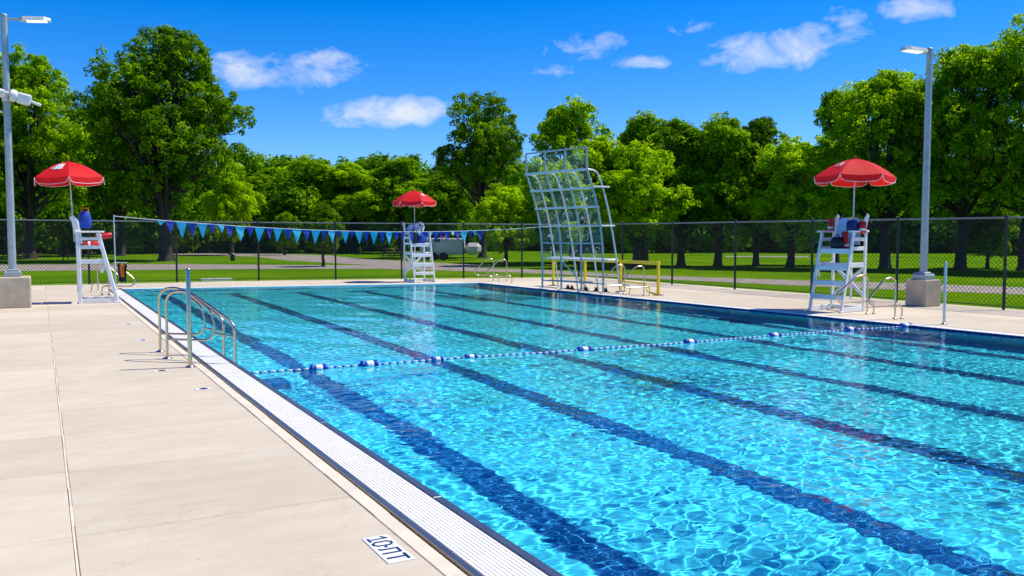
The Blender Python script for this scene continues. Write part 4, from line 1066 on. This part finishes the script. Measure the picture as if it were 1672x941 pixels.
x, y, _ = gpt(120, 424); picnic_table(x, y, -.3, 'dark picnic table on the lawn left of the left lifeguard chair')
x, y, _ = gpt(640, 419); picnic_table(x, y, .2, 'dark picnic table left of the far lifeguard chair')
x, y, _ = gpt(380, 425)
o = empty('litter_bin', (x, y, -.05)); tag(o, 'dark litter bin alone on the lawn beyond the left pennants', 'litter bin')
o.scale = (.62, .62, .62)
b = MB(); b.lathe((0, 0, 0), [(.24, 0), (.30, .1), (.31, .8), (.29, .82)], 14); b.build('bin_body', M['dark'], o)
b = MB(); b.lathe((0, 0, .82), [(.33, 0), (.33, .05), (.2, .16), (.001, .19)], 14); b.build('lid', M['rail_grey'], o)
def car(x, y, rz, paint, label):
    o = empty('parked_car', (x, y, -.05), rz); tag(o, label, 'car')
    side = [(-2.1, .35), (-2.15, .75), (-1.9, .95), (-1.3, 1.0), (-.75, 1.42), (.55, 1.45), (1.15, 1.0), (1.95, .9), (2.15, .65), (2.1, .35)]; n = len(side)
    def yy(z): return .85 if z < 1.05 else .68
    b = MB(); b.add([(x_, -yy(z), z) for x_, z in side] + [(x_, yy(z), z) for x_, z in side], [tuple(range(n)), tuple(range(n, 2 * n))[::-1]] + [(i, i + n, (i + 1) % n + n, (i + 1) % n) for i in range(n)]); b.build('body', paint, o)
    for s_ in (-1, 1):
        b = MB(); b.quad((-1.15, s_ * .80, 1.04), (.95, s_ * .80, 1.04), (.5, s_ * .70, 1.38), (-.7, s_ * .70, 1.38)); b.build('side_window', M['glass'], o)
        for xx in (-1.35, 1.35):
            b = MB(); b.lathe((xx, s_ * .78, .33), [(.001, -.1), (.32, -.1), (.33, -.06), (.33, .06), (.32, .1), (.001, .1)], 16, 0, Matrix.Rotation(R(90), 3, 'X')); b.build('wheel', M['tyre'], o)
    b = MB(); b.quad((.62, -.64, 1.42), (1.14, -.72, 1.04), (1.14, .72, 1.04), (.62, .64, 1.42)); b.v = [(a + .02, c, d + .02) for a, c, d in b.v]; b.build('windscreen', M['glass'], o)
x, y, _ = gpt(252, 411); car(x, y, .3, M['car_white'], 'white car parked far behind the thick trunk of the tallest left tree')
x, y, _ = gpt(318, 410.5); car(x, y, .1, M['car_red'], 'red car parked far beyond the lawn behind the left pennants')
x, y, _ = gpt(735, 424)
o = empty('utility_trailer', (x, y, -.05), R(-28)); tag(o, 'pale grey box trailer parked behind the fence right of the far lifeguard chair', 'trailer')
b = MB(); b.box((-.6, 0, 1.12), (3.6, 1.7, 1.35), 0, None, .08); b.build('box_body', M['trailer'], o)
b = MB(); b.box((1.9, 0, .93), (1.3, 1.5, .98), 0, None, .3); b.build('front_box', M['trailer'], o)
b = MB(); b.box((-.6, -.856, .62), (3.5, .012, .05), 0, None, .002); b.build('trim_strip', M['rail_grey'], o)
for xx in (-1.9, -.1, .9):
    b = MB(); b.box((xx, -.856, 1.2), (.03, .012, 1.05), 0, None, .002); b.build('panel_seam', M['rail_grey'], o)
b = MB(); b.box((-.5, -.853, 1.3), (1.1, .02, .5), 0, None, .004); b.build('hatch', M['galv_white'], o)
b = MB(); b.box((-1.0, -.857, 1.62), (.5, .02, .26), 0, None, .004); b.build('window', M['glass'], o)
b = MB(); b.box((-.6, 0, 1.85), (.5, .5, .12), 0, None, .02); b.build('roof_vent', M['orange_cloth'], o)
for xx in (-1.3, -.5):
    for s_ in (-1, 1): b = MB(); b.lathe((xx, s_ * .86, .33), [(.001, -.1), (.32, -.1), (.33, .0), (.32, .1), (.001, .1)], 16, 0, Matrix.Rotation(R(90), 3, 'X')); b.build('wheel', M['tyre'], o)

# ------------------------------------------------------------------ light, sky, camera
SUN_EL = R(57); sd = Vector((-.95, .20)).normalized()      # direction in which shadows fall
sv = Vector((-sd.x * math.cos(SUN_EL), -sd.y * math.cos(SUN_EL), math.sin(SUN_EL)))
l = bpy.data.lights.new('sun', 'SUN'); l.energy = 5.3; l.angle = R(.53); l.color = (1, .945, .80); l.cycles.is_caustics_light = True
lo = bpy.data.objects.new('sun', l); col.objects.link(lo); lo.rotation_euler = sv.to_track_quat('Z', 'Y').to_euler()
wd = bpy.data.worlds.new('World'); sc.world = wd; wd.use_nodes = True; t = wd.node_tree; bg = t.nodes['Background']
def wn(typ, **kw):
    x = t.nodes.new(typ)
    for k, v in kw.items(): setattr(x, k, v)
    return x
sky = wn('ShaderNodeTexSky'); sky.sky_type = 'NISHITA'; sky.sun_disc = False; sky.sun_elevation = SUN_EL; sky.sun_rotation = math.atan2(sv.x, sv.y)
sky.air_density = 1.0; sky.dust_density = 0.0; sky.ozone_density = 3.0; sky.altitude = 1200
def vm(op, a, b=None):
    x = wn('ShaderNodeVectorMath', operation=op)
    for i, v in enumerate((a, b)):
        if v is None: continue
        if isinstance(v, (tuple, Vector)): x.inputs[i].default_value = tuple(v)
        else: t.links.new(v, x.inputs[i])
    return x
def mm(op, a, b=None, c=None, clamp=False):
    x = wn('ShaderNodeMath', operation=op); x.use_clamp = clamp
    for i, v in enumerate((a, b, c)):
        if v is None: continue
        if isinstance(v, (int, float)): x.inputs[i].default_value = v
        else: t.links.new(v, x.inputs[i])
    return x.outputs[0]
hsv = wn('ShaderNodeHueSaturation'); hsv.inputs['Saturation'].default_value = 1.35; hsv.inputs['Value'].default_value = 1.0; hsv.inputs['Hue'].default_value = .5
t.links.new(sky.outputs[0], hsv.inputs['Color'])
tc = wn('ShaderNodeTexCoord').outputs['Generated']; nd = vm('NORMALIZE', tc).outputs[0]
gain = wn('ShaderNodeMix', data_type='RGBA', blend_type='MULTIPLY'); gain.inputs[0].default_value = 1; gain.inputs[7].default_value = (.5, 1.28, 1.75, 1); t.links.new(hsv.outputs[0], gain.inputs[6])
sep = wn('ShaderNodeSeparateColor'); t.links.new(gain.outputs[2], sep.inputs[0]); cmb = wn('ShaderNodeCombineColor')
t.links.new(mm('MAXIMUM', mm('MULTIPLY', mm('SUBTRACT', sep.outputs[0], .28), 2.1), 0.0), cmb.inputs[0]); t.links.new(mm('MULTIPLY', mm('SUBTRACT', sep.outputs[1], .35), .99), cmb.inputs[1]); t.links.new(sep.outputs[2], cmb.inputs[2])
upv = rtv.cross(fwv)
tot = None
CL = [(455, 118, 105, 34, 1.0), (520, 100, 70, 28, .9), (640, 185, 105, 28, 1.0), (690, 170, 60, 14, .7), (585, 192, 45, 18, .7), (955, 76, 62, 24, .95), (905, 113, 36, 14, .7), (1052, 99, 48, 15, .9), (1265, 80, 98, 34, 1.05), (1210, 72, 60, 22, .8), (1325, 62, 50, 24, .8), (1425, 24, 66, 30, .82), (1505, 22, 62, 20, .72), (1130, 46, 44, 18, .5)]
ns = wn('ShaderNodeTexNoise'); ns.inputs['Scale'].default_value = 19; ns.inputs['Detail'].default_value = 8; ns.inputs['Roughness'].default_value = .58; ns.inputs['Distortion'].default_value = .35
mp = wn('ShaderNodeMapping'); mp.inputs['Scale'].default_value = (1, 1, 1.7); t.links.new(nd, mp.inputs[0]); t.links.new(mp.outputs[0], ns.inputs['Vector'])
nz = ns.outputs['Fac']
for px, py, wx, wy, g_ in CL:
    d0 = (fwv + rtv * ((px - 836) / F_) + upv * ((470.5 - py) / F_)).normalized()
    r0 = Vector((d0.y, -d0.x, 0)).normalized(); u0 = r0.cross(d0)
    a = mm('MULTIPLY', vm('DOT_PRODUCT', nd, r0).outputs['Value'], F_ / wx / 1.08); b2 = mm('MULTIPLY', vm('DOT_PRODUCT', nd, u0).outputs['Value'], F_ / wy)
    b3 = mm('SUBTRACT', b2, mm('MULTIPLY', a, .15))
    r2 = mm('ADD', mm('MULTIPLY', a, a), mm('MULTIPLY', b3, b3))
    front = mm('GREATER_THAN', vm('DOT_PRODUCT', nd, d0).outputs['Value'], .5)
    mk = mm('MULTIPLY', mm('MULTIPLY', mm('SUBTRACT', 1.0, mm('MULTIPLY', r2, .62), None, True), g_), front)
    tot = mk if tot is None else mm('MAXIMUM', tot, mk)
dens = mm('ADD', mm('MULTIPLY', tot, 1.05), mm('MULTIPLY', mm('SUBTRACT', nz, .5), 2.8))
dens = mm('MULTIPLY', mm('SUBTRACT', dens, .52), mm('GREATER_THAN', tot, .0001))
dens = mm('MULTIPLY', dens, 1.15, None, True)
dens = mm('MULTIPLY', dens, .88)
mc = wn('ShaderNodeMix', data_type='RGBA'); t.links.new(dens, mc.inputs[0]); t.links.new(cmb.outputs[0], mc.inputs[6]); mc.inputs[7].default_value = (8.6, 9.0, 9.6, 1)
t.links.new(mc.outputs[2], bg.inputs[0]); bg.inputs[1].default_value = .1

c = bpy.data.cameras.new('camera'); c.sensor_width = 36; c.lens = 36 * F_ / 1672; c.clip_end = 6000; c.clip_start = .05
co = bpy.data.objects.new('camera', c); col.objects.link(co); co.location = (0, 0, H_CAM); co.rotation_euler = (R(90) - PIT, 0, -YAW); sc.camera = co
sc.view_settings.view_transform = 'Standard'; sc.view_settings.look = 'None'; sc.view_settings.exposure = 0
cy = sc.cycles; cy.use_denoising = True; cy.max_bounces = 8; cy.transparent_max_bounces = 16; cy.transmission_bounces = 6; cy.diffuse_bounces = 3; cy.glossy_bounces = 4
cy.sample_clamp_indirect = 6.0; cy.caustics_refractive = True; cy.caustics_reflective = False; cy.blur_glossy = .0
